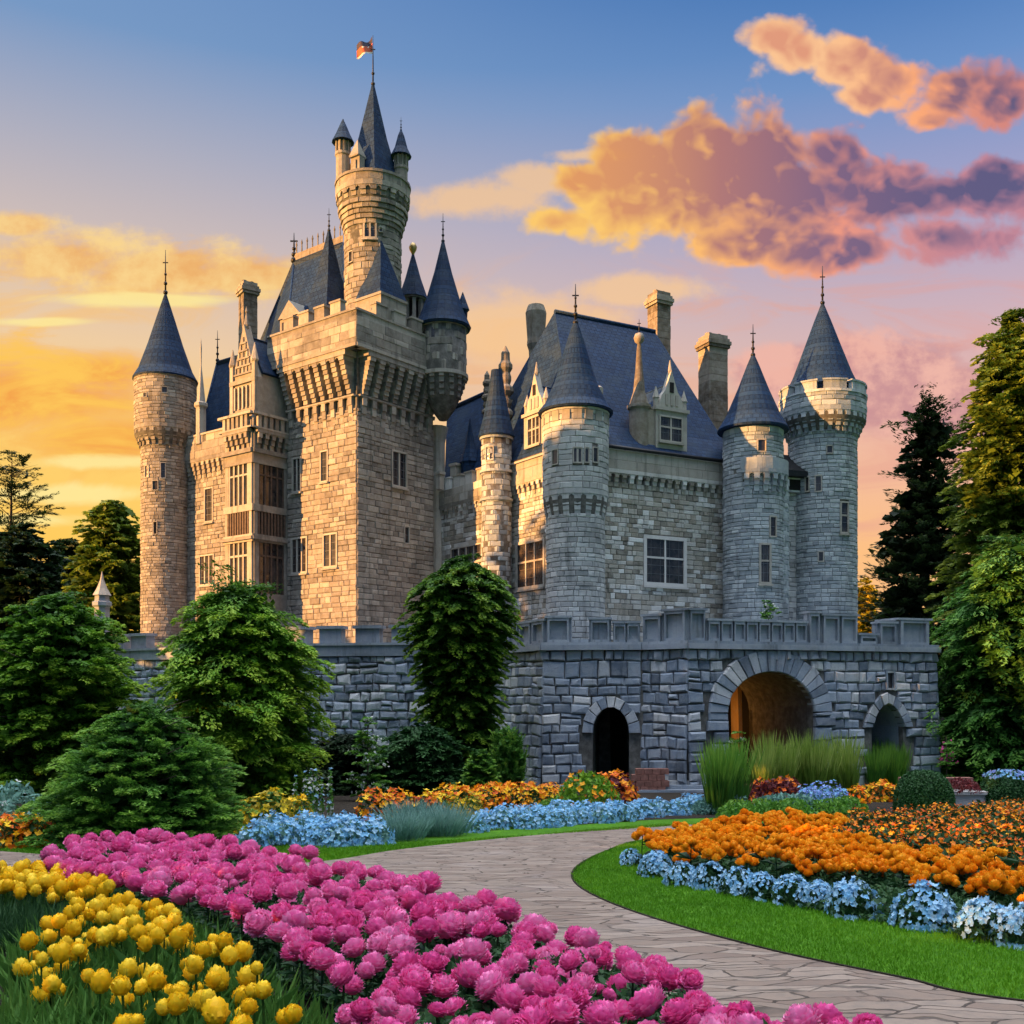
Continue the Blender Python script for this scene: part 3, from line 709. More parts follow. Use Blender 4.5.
def px_plant(name, cx, D, rows, label, cat, mat, spec, limb=None, group=None, core=.70, dens=1.25):
    spec = dict(spec); spec['n_spray'] = int(spec['n_spray'] * dens); spec['leaf'] *= 1.1
    x = (cx - CX) / F * D; z0 = gz(D)
    prof = px_profile(cx, D, 0, rows, z0)
    prof = [(max(0.0, h), r) for h, r in prof]
    return plant(name, (x, D, z0), prof, label, cat, mat, spec, limb, group, core)

# ------------------------------------------------------------------ the castle
dl = Vector((-0.788, 0.616)); dr = Vector((0.616, 0.788))
K0 = P2(357, 58); KL = K0 + dl * 6.0; KR = K0 + dr * 6.36; KB = KL + dr * 6.36
castle = empty('castle', (K0.x, K0.y, 3.0), 'old stone castle with blue slate roofs and many pointed round towers', 'castle')
def v3(p, z): return Vector((p.x, p.y, z))
def part_mesh(mb, name, mats, label=None):
    o = mb.build(name, mats, castle, castle.location); 
    if label: o['label'] = label
    return o
def prism(mb, pts, z0, z1, mi=0):
    n = len(pts); vs = [v3(p, z0) for p in pts] + [v3(p, z1) for p in pts]
    mb.add(vs, [tuple(range(n - 1, -1, -1)), tuple(range(n, 2 * n))] + [(i, (i + 1) % n, n + (i + 1) % n, n + i) for i in range(n)], mi)
DECK = 3.4
# --- square keep tower
SL, SR = Plane(KL, K0), Plane(K0, KR)
SB = Plane(KB, KL); SBR = Plane(KR, KB)
wl = [Win(SL, 294, 459, 301, 491, 2, 1, .10, 'trim'), Win(SL, 322, 452, 328, 481, 1, 1, .09, 'trim'), Win(SL, 293, 539, 307, 572, 3, 1, .11, 'trim'), Win(SL, 325, 535, 337, 566, 2, 1, .11, 'trim')]
wr = [Win(SR, 392, 453, 405, 486, 2, 1, .11, 'trim'), Win(SR, 404, 527, 408, 543, 1, 1, .06, 'trim', sill=False)]
ZC0, ZC1, ZP = 17.6, 20.75, 22.75
mb = MB()
for S, ws in ((SL, wl), (SR, wr)):
    masonry(mb, S, 0, S.L, DECK - .6, ZC0, 0.31, 0.58, 0.07, 0.02, 0.035, 0.012, [w.opening() for w in ws])
prism(mb, [K0, KR, KB, KL], 2.6, ZP - .5, 1)
OV = 0.85
quads = []
for S in (SL, SR, SBR, SB):
    So = S.off(OV)
    masonry(mb, So, -OV, S.L + OV, ZC1, ZP - .35, 0.40, 0.85, 0.03, 0.012, 0.02, 0.004)
    sbox(mb, So, -OV, S.L + OV, ZC1, ZP, -.45, 0.0, 0)
    sbox(mb, So, -OV, S.L + OV, ZC1 - .02, ZC1 + .16, -.1, 0.08, 0)
    sbox(mb, So, -OV, S.L + OV, ZP - .02, ZP + .10, -.5, 0.06, 0)
keep = part_mesh(mb, 'square_tower', ['sandstone', 'mortar'], 'big square stone tower with corbelled battlements')
for w in wl + wr: w.make(keep, 0.07)
mb = MB()
for S in (SL, SR, SBR, SB):
    corbels(mb, S, 0.05, S.L - .05, ZC0 + .55, ZC1, OV, 0.78, 0.46, 9, 0.32)
    corbels(mb, S, 0.05, S.L - .05, ZC0 - .75, ZC0 + .75, 0.2, 0.78, 0.42, 3, 0.1)
mb.build('corbel_table', 'sandstone', keep, v3(K0, ZC0))
for S in (SL, SR):
    mb = MB(); So = S.off(OV); merlons(mb, So, 0.4, S.L - (1.6 if S is SR else 0.2), ZP + .1, ZP + .75, 0.4, 1.35, 0.62)
    mb.build('battlement', 'sandstone', keep, v3(K0, ZP))
def ring_masonry(mb, c, r, z0, z1, h, w, d=0.06, openings=(), mi=0, gap=.02):
    S = Cyl(c, r); masonry(mb, S, -S.L * .36, S.L * .36, z0, z1, h, w, d, gap, 0.03, 0.006, openings, mi)
    S2 = S; masonry(mb, S2, S.L * .36, S.L * .64, z0, z1, h * 2, w * 2, d, gap, 0.03, 0.006, (), mi)
    return S
def round_shaft(mb, c, prof, mi=1, seg=28): mb.lathe(c, prof, seg, mi, smooth=True)
# --- corner bartizan on the keep's right end
c = P2(443, 62.3); r = 1.42
mb = MB(); round_shaft(mb, c, [(0.25, 18.0), (0.7, 18.6), (1.15, 19.6), (r, 20.6), (r, 23.6)], 1)
S = ring_masonry(mb, c, r, 20.7, 23.6, .5, 1.0, .04)
for k in range(16):
    u = S.L * (k / 16 - .5)
    for j in range(4): sbox(mb, Cyl(c, r - .45 + .12 * j), u - .13, u + .13, 19.3 + .34 * j, 19.6 + .34 * j, -.3, .14)
sbox(mb, S, -S.L / 2, S.L / 2, 20.5, 20.72, -.05, .12); sbox(mb, S, -S.L / 2, S.L / 2, 23.45, 23.62, -.05, .09)
bart = part_mesh(mb, 'corner_turret', ['sandstone', 'mortar'], 'round corbelled turret on the corner of the square tower')
for px in (424, 433): Win(S, px - 1.6, 327, px + 1.6, 340, 1, 1, .0, 'trim', sill=False).make(bart, .04)
cone(bart, c, flared(1.72, 23.62, 29.0), 18); finial(bart, c.x, c.y, 28.8, 30.6)
mb = MB(); sx = W(467, 330, 61.8); mb.lathe((c.x + 1.2, c.y), [(.25, 23.9), (.3, 24.6), (.42, 24.7), (.02, 25.8)], 8); mb.build('dormer', 'slate', bart, (c.x + 1.2, c.y, 24))
# small turret beside it
c = P2(413, 64.5); mb = MB()
for k in range(8):
    a = 2 * math.pi * k / 8 + .2; mb.box((c.x + .62 * math.cos(a), c.y + .62 * math.sin(a), 25.0), .22, .22, 2.6, a)
mb.lathe(c, [(.8, 22), (.8, 23.9), (.62, 23.92), (.62, 24.0)], 12); mb.lathe(c, [(.45, 23), (.45, 26)], 10, 1); mb.lathe(c, [(.85, 26.1), (.85, 26.3)], 12)
o = part_mesh(mb, 'lantern_turret', ['sandstone', 'dark'], 'small open turret between the keep spires')
cone(o, c, [(.95, 26.2), (.9, 26.35), (.5, 27.5), (.03, 29.2)], 10); mb = MB(); mb.lathe(c, [(.06, 28.9), (.10, 29.1), (.22, 29.3), (.26, 29.5), (.16, 29.7), (.03, 29.8)], 10, smooth=True); mb.build('finial', 'gilt', o, (c.x, c.y, 29))
# --- high watch tower on the keep
c = P2(373, 61.6); rs = 1.66
mb = MB(); S = Cyl(c, rs)
ZS = ZH(216, 61); ZT = ZH(186, 61)
wt = [Win(S, 365, 222, 375, 237, 2, 1, .1, 'trim'), Win(S, 379, 228, 382, 232, 1, 1, .03, 'trim', sill=False), Win(S, 350, 252, 353, 262, 1, 1, .05, 'trim', sill=False)]
ring_masonry(mb, c, rs, 22.4, ZS - 1.2, .34, .6, .06, [w.opening() for w in wt])
round_shaft(mb, c, [(rs, 22.3), (rs, ZS - 1.2), (1.80, ZS - .2), (2.0, ZS + .5), (2.1, ZS + .7), (2.1, ZT)], 1)
for k in range(6):
    z = ZS - 1.2 + .28 * k; masonry(mb, Cyl(c, rs + .07 * k * (1 + k * .02)), -5.2, 5.2, z, z + .28, .28, .55, .05, .02, .02, .004)
o = part_mesh(mb, 'watch_tower', ['sandstone', 'mortar'], 'tallest tower, slender and round, with a flag on its spire')
for w in wt: w.make(o, .06)
mb = MB(); Sr = Cyl(c, 1.86); corbels(mb, Sr, -Sr.L / 2, Sr.L / 2, ZS + .35, ZS + 1.45, .34, Sr.L / 22, .55, 3, .3, closed=True)
S3 = Cyl(c, 2.2); masonry(mb, S3, -S3.L / 2, S3.L / 2, ZS + 1.45, ZT + .1, .3, .8, .03, .012, .02, .003); mb.lathe(c, [(2.2, ZS + 1.3), (2.2, ZT + .1), (1.9, ZT + .1), (1.9, ZT - .3)], 28)
sbox(mb, S3, -S3.L / 2, S3.L / 2, ZT + .1, ZT + .25, -.3, .08)
mb.build('corbel_table', 'sandstone', o, (c.x, c.y, ZS))
mb = MB(); zb = ZT + .15; za = ZH(82, 61.6); hb = 1.62; ang = math.atan2(-.17, -1) 
def pyr(mb, c, prof, rot):
    mb.lathe(c, prof, 4, 0, rot)
ROTK = math.atan2((K0 - KB).y, (K0 - KB).x)      # a corner towards the viewer
pyr(mb, c, [(1.75, zb), (1.75, zb + .12), (1.55, zb + .7), (.85, zb + 3.0), (.04, za)], ROTK + .1)
mb.build('roof', 'slate', o, (c.x, c.y, zb))
finial(o, c.x, c.y, za - .3, ZH(35, 61.6), .055, 'flagpole', 2)
for px, r, yb, ye, ya in ((343, .42, 182, 142, 119), (401, .40, 212, 156, 129)):
    q = P2(px, 61.0 if px < 360 else 61.9); mb = MB()
    z0, z1 = ZH(yb, q.y), ZH(ye, q.y)
    mb.lathe(q, [(r * .5, z0 - .6), (r, z0), (r, z1 - .9), (r * 1.15, z1 - .85), (r * 1.15, z1 - .7), (r * .9, z1 - .68), (r * .9, z1)], 12)
    for k in range(10):
        a = 6.283 * k / 10; mb.box((q.x + r * .98 * math.cos(a), q.y + r * .98 * math.sin(a), z1 - .35), .1, .1, .7, a)
    mb.build('turret', 'sandstone', o, (q.x, q.y, z0))
    mb = MB(); mb.lathe(q, [(r * 1.6, z1 - .05), (r * 1.55, z1), (r * 1.0, z1 + .45), (r * .5, z1 + 1.2 * (.8 if px < 360 else 1)), (.02, ZH(ya, q.y))], 12); mb.build('turret_roof', 'slate', o, (q.x, q.y, z1))
    if px > 360: finial(o, q.x, q.y, ZH(131, q.y), ZH(117, q.y), .03)
mb = MB(); q = c + Vector((-.75, -1.15)); mb.box((q.x, q.y, zb + .6), .7, .45, 1.2, -.6); mb.lathe(q, [(.5, zb + 1.2), (.52, zb + 1.28), (.02, zb + 2.3)], 4, 0, .2); mb.box((q.x - .12, q.y - .22, zb + .65), .2, .12, .7, -.6)
mb.build('dormer', 'sandstone', o, (q.x, q.y, zb))
# base block with a sharp half pyramid of slate
q = P2(381, 60.1); mb = MB()
SQ = 1.05
blk = [q - dr * SQ * 0 + (-dl - dr) * SQ, q + (dr - dl) * SQ, q + (dr + dl) * SQ, q + (dl - dr) * SQ]
zt = ZH(297, 59.5); za2 = ZH(240, 60)
prism(mb, blk, 21.5, zt, 0); prism(mb, [p + (p - q) * .06 for p in blk], zt - .15, zt, 0)
o = part_mesh(mb, 'stair_turret', ['sandstone'], 'square block under a sharp slate half pyramid')
mb = MB(); pyr(mb, q, [(1.5, zt), (1.46, zt + .1), (.85, zt + 1.6), (.05, za2)], ROTK); mb.build('roof', 'slate', o, (q.x, q.y, zt))
Win(Plane(blk[3], blk[0]), 352, 318, 356, 331, 1, 1, 0, 'trim', sill=False).make(o, .02)
# pavilion spire on the keep's left
q = P2(329, 62.5); mb = MB(); zt = ZH(319, 62.5)
blk = [q + (-dl - dr) * 1.05, q + (dr - dl) * 1.05, q + (dr + dl) * 1.05, q + (dl - dr) * 1.05]
prism(mb, blk, 21.5, zt); S = Plane(blk[3], blk[0])
o = part_mesh(mb, 'pavilion_turret', ['sandstone'], 'square turret with a steep creased slate spire')
for px in (315, 327): Win(S, px - 2, 322, px + 2, 333, 1, 1, 0, 'trim', sill=False).make(o, .02)
mb = MB(); pyr(mb, q, [(1.75, zt), (1.7, zt + .15), (.75, zt + 2.6), (.04, ZH(228, 62.5))], ROTK); mb.build('roof', 'slate', o, (q.x, q.y, zt)); finial(o, q.x, q.y, ZH(232, 62.5), ZH(208, 62.5), .045)
# --- great hip roof behind the keep
def hip(mb, bl, fl, fr, br, r1, r2, ze, zr, th=.18):
    a, b, c_, d = v3(bl, ze), v3(fl, ze), v3(fr, ze), v3(br, ze); e, f = v3(r1, zr), v3(r2, zr)
    mb.slab([b, c_, f, e], th); mb.slab([a, b, e], th); mb.slab([c_, d, f], th); mb.slab([d, a, e, f], th)
    for p, q in ((e, f), (b, e), (a, e), (c_, f)): mb.tube([p, q], [.09, .09], 6)
mb = MB(); zr = ZH(256, 69)
fl = P2(283, 66.2); fr = P2(352, 63.3); r1 = P2(294, 70); r2 = P2(343, 67.0); bl = P2(232, 76); br = P2(372, 74)
hip(mb, bl, fl, fr, br, r1, r2, 22.4, zr)
o = part_mesh(mb, 'hip_roof', ['slate'], 'tall steep slate roof with an iron ridge crest behind the keep')
mb = MB(); a, b = v3(r1, zr), v3(r2, zr)
mb.add([a + Vector((0, -.06, 0)), b + Vector((0, -.06, 0)), b + Vector((0, -.06, .5)), a + Vector((0, -.06, .5)), a + Vector((0, .06, 0)), b + Vector((0, .06, 0)), b + Vector((0, .06, .5)), a + Vector((0, .06, .5))], [(0, 1, 2, 3), (7, 6, 5, 4), (3, 2, 6, 7), (0, 3, 7, 4), (1, 5, 6, 2)])
for k in range(9):
    p = a.lerp(b, (k + .5) / 9); mb.lathe(p, [(.05, zr + .4), (.04, zr + 1.0), (.07, zr + 1.1), (.01, zr + 1.35)], 6)
mb.build('ridge_crest', 'chimney_stone', o, a); finial(o, r1.x, r1.y, zr, zr + 2.0, .1)
def chimney(px, D, w, y0, y1, rz=0.5, label=None, kind=0, z0=None, dpt=None):
    q = P2(px, D); zt = ZH(y0, D); zb = ZH(y1, D) if z0 is None else z0; dpt = dpt or w; mb = MB(); H = zt - zb
    if kind == 0:
        n = max(3, int(H / .42)); z = zb
        for i in range(n):
            hh = H / n; g = R.uniform(-.02, .02); mb.box((q.x, q.y, z + hh / 2), w + g, dpt + g, hh - .015, rz); z += hh
        for k, (e, h) in enumerate(((.22, .16), (.34, .22), (.18, .14))): mb.box((q.x, q.y, zt - .75 + .22 * k), w + e, dpt + e, h, rz)
        mb.box((q.x, q.y, zb + H * .25), w + .25, dpt + .25, .2, rz)
        for s in (-.25, .25): mb.lathe((q.x + s * w * math.cos(rz), q.y + s * w * math.sin(rz)), [(w * .16, zt - .2), (w * .17, zt + .18)], 8)
    else:
        rr = w / 2; pr = [(rr * .8, zb)]; z = zb
        if kind == 1: pr += [(rr * .72, zb + H * .55), (rr * .8, zb + H * .68), (rr * 1.0, zb + H * .72), (rr * .95, zb + H * .76), (rr * 1.1, zb + H * .9), (rr * 1.15, zb + H * .95), (rr * .9, zt)]
        else:
            for k in range(6):
                z0_ = zb + H * (.35 + .11 * k); e = (1.35, 1.0, 1.4, .95, 1.15, .7)[k]; pr += [(rr * .75, z0_ - H * .04), (rr * e, z0_), (rr * e, z0_ + H * .035)]
            pr += [(rr * .1, zt)]
        mb.lathe(q, pr, 12)
    return part_mesh(mb, 'chimney', ['chimney_stone'], label)
chimney(248, 71, 1.0, 284, 340, .6, 'stone chimney left of the tall hip roof', z0=21)
# --- left wing
nL = SL.n
A = KL + dl * 11.3 - nL * .5; B = KL - nL * .5
S = Plane(A, B); ZW = 18.35
ws = [Win(S, 206, 489, 213, 521, 1, 1, .1, 'trim'), Win(S, 201, 556, 214, 584, 3, 1, .1, 'trim'), Win(S, 207, 431, 210, 440, 1, 1, 0, 'trim', sill=False), Win(S, 196, 433, 198, 441, 1, 1, 0, 'trim', sill=False)]
mb = MB(); masonry(mb, S, 0, S.L, DECK - .6, 16.9, .28, .5, .06, .02, .03, .012, [w.opening() for w in ws[:2]])
back = -nL * 6
prism(mb, [A, B, B + back, A + back], 2.6, 16.9, 1)
So = S.off(.3); masonry(mb, So, 0, S.L, 16.9, ZW, .5, 1.1, .03, .012, .02, .004, [w.opening() for w in ws[2:]]); sbox(mb, So, 0, S.L, 16.9, ZW - .02, -.5, 0, 1)
sbox(mb, So, 0, S.L, ZW, ZW + .12, -.45, .08)
wing = part_mesh(mb, 'wing', ['sandstone', 'mortar'], 'long left wing between the round tower and the keep')
for w in ws: w.make(wing, .06)
mb = MB(); corbels(mb, S, 0, S.L, 15.6, 16.9, .3, .55, .5, 4, .22); mb.build('corbel_table', 'sandstone', wing, v3(A, 15.6))
mb = MB(); C_, D_ = A + back, B + back
e0, e1 = A - nL * .8, B - nL * .8
zr = 24.3; RW = A + back * .42 - dl * .2; hip(mb, A + back * .95 + dl * -.1, e0 - dl * .1, e1, B + back * .95, RW, B + back * .48, 17.9, zr)
mb.build('roof', 'slate', wing, v3(A, 17.9))
finial(wing, RW.x, RW.y, zr, zr + 2.2, .06)
# stone pinnacle by the round tower
q = P2(201, 67.6); mb = MB(); mb.lathe(q, [(.33, 17.8), (.33, 20.2), (.45, 20.3), (.45, 20.5), (.3, 20.6), (.04, 23.0), (.06, 24.2), (.01, 24.8)], 8); mb.build('pinnacle', 'trim', wing, (q.x, q.y, 17.8))
# small box dormer left of the keep
S2 = Plane(KL + dl * 2.4 - nL * .2, KL + dl * .2 - nL * .2); mb = MB(); sbox(mb, S2, 0, S2.L, 17.9, 20.6, -2.5, 0, 0); sbox(mb, S2, -.15, S2.L + .15, 20.6, 20.8, -2.6, .15, 1)
for k in range(2): sbox(mb, S2, .2 + k * 1.0, 1.0 + k * 1.0, 18.6, 20.2, -.02, .02, 2)
mb.build('dormer', ['trim', 'lead', 'glass'], wing, v3(KL, 17.9))
S2 = Plane(P2(280, 62.4), P2(300, 61.3)); mb = MB(); z0, z1 = 21.4, ZH(318, 62); sbox(mb, S2, 0, S2.L, z0, z1, -1.6, 0, 0)
mb.add([S2.P(-.1, z1, .1), S2.P(S2.L + .1, z1, .1), S2.P(S2.L / 2, z1 + 1.0, .1), S2.P(-.1, z1, -1.6), S2.P(S2.L + .1, z1, -1.6), S2.P(S2.L / 2, z1 + 1.0, -1.6)], [(0, 1, 2), (5, 4, 3), (0, 2, 5, 3), (1, 4, 5, 2)], 0)
for k in range(2): sbox(mb, S2, .18 + k * S2.L * .45, .18 + k * S2.L * .45 + S2.L * .28, z0 + .5, z1 - .2, -.02, .02, 1)
mb.build('dormer', ['sandstone', 'glass'], keep, v3(K0, 21.4))
# --- oriel tower on the wing
O0 = P2(253, 59.9); OL = O0 + dl * 2.5; OR = O0 + dr * 2.55
OF, OS = Plane(OL, O0), Plane(O0, OR)
mb = MB(); ZO = 16.7
prism(mb, [O0 - (dl * 0), OR, OR + dl * 2.5, OL], 2.6, ZO, 1)
bands = [(2.6, 7.3), (10.3, 10.75), (12.1, 12.5), (14.9, 15.5)]
for Sx in (OF, OS):
    for a, b in bands: sbox(mb, Sx, -.12, Sx.L + .12, a, b, -.1, .16)
    sbox(mb, Sx, 0, .34, 2.6, ZO, -.1, .11); sbox(mb, Sx, Sx.L - .34, Sx.L, 2.6, ZO, -.1, .11)
    sbox(mb, Sx, -.2, Sx.L + .2, 10.42, 10.6, -.1, .3); sbox(mb, Sx, -.15, Sx.L + .15, 15.5, 15.75, -.1, .3)
oriel = part_mesh(mb, 'oriel_tower', ['sandstone', 'wood'], 'tall projecting bay with timber balustrade and gabled top')
for Sx in (OF, OS):
    for z0, z1, n in ((12.5, 14.9, 4), (7.3, 10.3, 4)):
        mb = MB(); a, b = .38, Sx.L - .38
        sbox(mb, Sx, a, b, z0, z1, -.02, .02, 1)
        for k in range(n + 1):
            c_ = a + (b - a) * k / n; sbox(mb, Sx, c_ - .06, c_ + .06, z0, z1, -.02, .09, 0)
        sbox(mb, Sx, a, b, z0 + (z1 - z0) * .72, z0 + (z1 - z0) * .76, -.02, .08, 0)
        mb.build('window', ['trim' if Sx is OF else 'wood', 'glass'], oriel, v3(O0, z0))
    mb = MB(); n = 9
    for k in range(n):
        c_ = .2 + (Sx.L - .4) * (k + .5) / n; sbox(mb, Sx, c_ - .07, c_ + .07, 10.76, 12.09, .02, .14)
    sbox(mb, Sx, .0, Sx.L, 10.7, 12.1, -.02, .03); mb.build('balustrade', 'wood', oriel, v3(O0, 10.75))
    mb = MB(); corbels(mb, Sx, .05, Sx.L - .05, 15.75, 16.9, .35, .5, .5, 3, .2); sbox(mb, Sx, -.3, Sx.L + .3, 16.9, 17.0, -.2, .4)
    for k in range(6):
        c_ = (Sx.L) * (k + .5) / 6; sbox(mb, Sx, c_ - .12, c_ + .12, 17.0, 17.7, .2, .36)
    sbox(mb, Sx, -.3, Sx.L + .3, 17.7, 17.85, .12, .44); mb.build('balcony', 'sandstone', oriel, v3(O0, 15.75))
GF = Plane(OL - nL * .25 + dl * -.1, O0 - nL * .25); mb = MB()
zg = ZH(378, 60.5); zap = ZH(322, 60.5); gl = GF.L
front = [GF.P(0, 16.7, 0), GF.P(gl, 16.7, 0), GF.P(gl, zg, 0), GF.P(gl * .84, zg + .8, 0), GF.P(gl / 2, zap, 0), GF.P(gl * .16, zg + .8, 0), GF.P(0, zg, 0)]
bk = [p - Vector((nL.x, nL.y, 0)) * .5 for p in front]; n = len(front)
mb.add(front + bk, [tuple(range(n)), tuple(range(2 * n - 1, n - 1, -1))] + [(i, n + i, n + (i + 1) % n, (i + 1) % n) for i in range(n)])
for sx in (.02, gl - .3): sbox(mb, GF, sx, sx + .28, 16.7, zg + .9, -.1, .12); mb.lathe(GF.P(sx + .14, zg, 0), [(.2, zg + .9), (.24, zg + 1.0), (.02, zg + 2.0)], 6)
for zz in (zg - .25, 17.9): sbox(mb, GF, 0, gl, zz, zz + .25, -.1, .14)
for k in range(5):                                                  # carved tracery up the gable
    z = zg + .3 + .45 * k; hw = gl * .36 * (1 - k / 6)
    sbox(mb, GF, gl / 2 - hw, gl / 2 + hw, z, z + .1, -.02, .08)
    for q_ in range(5 - k): sbox(mb, GF, gl / 2 - hw + 2 * hw * (q_ + .5) / (5 - k) - .05, gl / 2 - hw + 2 * hw * (q_ + .5) / (5 - k) + .05, z, z + .42, -.02, .07)
mb.lathe(GF.P(gl / 2, zap, -.2), [(.12, zap - .2), (.16, zap), (.03, zap + .7), (.08, zap + .8), (.01, zap + 1.1)], 6)
o = mb.build('gable', 'sandstone', oriel, v3(OL, 16.7))
mb = MB(); a, b = .45, gl - .45
sbox(mb, GF, a, b, 18.4, zg - .5, -.02, .03, 1)
for k in range(5): c_ = a + (b - a) * k / 4; sbox(mb, GF, c_ - .06, c_ + .06, 18.3, zg - .4, -.02, .10, 0)
mb.build('window', ['trim', 'glass'], oriel, v3(OL, 18.4))
mb = MB(); bk = -nL * 4.5; g = lambda u, z, d: GF.P(u, z, d)
mb.slab([g(-.1, zg + .3, -.4), g(gl / 2, zap - .6, -.4), g(gl / 2, zap - .6, -5), g(-.1, zg + .3, -5)], .15); mb.slab([g(gl + .1, zg + .3, -.4), g(gl / 2, zap - .6, -.4), g(gl / 2, zap - .6, -5), g(gl + .1, zg + .3, -5)], .15)
mb.build('gable_roof', 'slate', oriel, v3(OL, zg))
mb = MB(); sbox(mb, GF, .05, gl - .05, 16.6, zg + .3, -5, -.5); mb.build('dormer_wall', 'sandstone', oriel, v3(OL, 16.6))
# --- round towers
def round_tower(name, c, r, z0, zc, zt, rt, label, mat, wins, roof, h=.3, w=.55, corb=True, mer=True, fin=1.0, capr=None, slot=24):
    mb = MB(); S = Cyl(c, r); St = Cyl(c, rt)
    lo = [Win(S, *q) for q in wins if q[1] > 690 - (zc - CAMZ) / (c[1] - r) * F + 2]
    hi = [Win(St, *q) for q in wins if q[1] <= 690 - (zc - CAMZ) / (c[1] - r) * F + 2]
    ring_masonry(mb, c, r, z0, zc, h, w, .05, [q.opening() for q in lo])
    round_shaft(mb, c, [(r, z0 - .4), (r, zc), (rt - .02, zc + .6), (rt - .02, zt)], 1)
    zb = zc + (1.25 if corb else 0)
    ring_masonry(mb, c, rt, zb, zt, h * 1.2, w * 1.3, .04, [q.opening() for q in hi])
    sbox(mb, St, -St.L / 2, St.L / 2, zt - .02, zt + .12, -.2, .08)
    o = part_mesh(mb, name, [mat, 'mortar'], label)
    if corb:
        mb = MB(); corbels(mb, S, -S.L / 2, S.L / 2, zc - .1, zb, rt - r, S.L / slot, .52, 4, .25, closed=True); mb.build('corbel_table', mat, o, (c[0], c[1], zc))
    for q in lo: q.make(o, .05)
    for q in hi: q.make(o, .04)
    return o
c = P2(165.5, 69); 
o = round_tower('round_tower', c, 1.55, DECK - .6, 17.9, 22.35, 1.98, 'slim round tower at the far left, warm and half in shade', 'sandstone',
    [(146, 466, 149, 477, 1, 1, .05, 'trim', 'window', False, 'lead', False), (161, 463, 165, 478, 1, 1, .05, 'trim', 'window', False, 'lead', False), (153, 481, 158, 490, 1, 1, .04, 'trim', 'window', False, 'lead', False), (154, 522, 157, 534, 1, 1, .04, 'trim', 'window', False, 'lead', False),
     (162, 387, 167, 393, 1, 1, .03, 'trim', 'window', False, 'lead', False), (144, 393, 147, 397, 1, 1, .03, 'trim', 'window', False, 'lead', False)], None, .21, .38)
mb = MB(); mb.lathe(c, [(2.1, 22.35), (2.12, 22.45), (1.75, 23.1), (1.15, 24.8), (.6, 26.6), (.03, 28.4)], 24); mb.build('roof', 'slate', o, (c.x, c.y, 22.4)); finial(o, c.x, c.y, 28.2, ZH(250, 69), .07)
# front corner tower of the hall
c = P2(575.5, 53.6); r = 1.50
o = round_tower('round_tower', c, r, DECK - .5, 10.6, 15.9, 1.70, 'pale round tower on the front corner of the hall', 'ashlar',
    [(553, 450, 558, 464, 1, 1, .05, 'trim', 'window', False, 'lead', False), (574, 448, 581, 462, 2, 1, .06, 'trim', 'window', False, 'lead', False), (585, 448, 588, 462, 1, 1, .05, 'trim', 'window', False, 'lead', False), (593, 448, 597, 462, 1, 1, .05, 'trim', 'window', False, 'lead', False)], None, .25, .42, slot=17)
mb = MB(); S4 = Cyl(c, 1.66)
for k in range(18):
    u = S4.L * (k / 18 - .5); sbox(mb, S4, u - .2, u + .2, 15.35, 15.85, -.05, .10)
mb.build('frieze', 'trim', o, (c.x, c.y, 15.4))
mb = MB(); mb.lathe(c, [(1.95, 16.0), (1.98, 16.1), (1.62, 16.55), (1.1, 17.7), (.65, 19.2), (.25, 20.5), (.05, 20.95)], 24); mb.build('roof', 'slate', o, (c.x, c.y, 16)); finial(o, c.x, c.y, 20.7, ZH(284, 53.6), .07, knobs=4)
# small round tower right of the hall
c = P2(753, 57.2); r = 1.62
o = round_tower('round_tower', c, r, DECK - .5, 16.0, 16.05, 1.62, 'medium round tower beside the hall, with a plain blue cone', 'shaded_ashlar',
    [(744, 464, 748, 478, 1, 1, .05, 'trim', 'window', False, 'lead', False), (758, 440, 765, 451, 1, 1, .06, 'trim', 'window', False, 'lead', False), (761, 545, 769, 582, 1, 2, .11, 'trim', 'window', True, 'lead', True), (770, 517, 775, 536, 1, 1, .07, 'trim', 'window', False, 'lead', False)], None, .23, .45, corb=False)
mb = MB(); S5 = Cyl(c, r); corbels(mb, S5, -.9, 2.4, 12.4, 13.6, .28, .46, .5, 3, .2); sbox(mb, S5, -.95, 2.45, 13.6, 14.2, -.02, .3); mb.build('corbel_table', 'shaded_ashlar', o, (c.x, c.y, 12.4))
mb = MB(); mb.lathe(c, [(1.95, 16.0), (1.97, 16.1), (1.5, 16.9), (.85, 18.4), (.35, 19.7), (.03, 20.45)], 24); mb.build('roof', 'slate', o, (c.x, c.y, 16)); finial(o, c.x, c.y, 20.2, ZH(323, 57), .06)
mb = MB(); mb.lathe(c + Vector((.85, .6)), [(1.25, DECK - .5), (1.25, 13.4), (1.0, 13.6)], 20); S5 = Cyl(c + Vector((.85, .6)), 1.25); masonry(mb, S5, 0, 3.2, DECK - .5, 13.4, .27, .6, .05, .02, .03, .006); mb.build('stair_bulge', 'shaded_ashlar', o, (c.x, c.y, DECK))
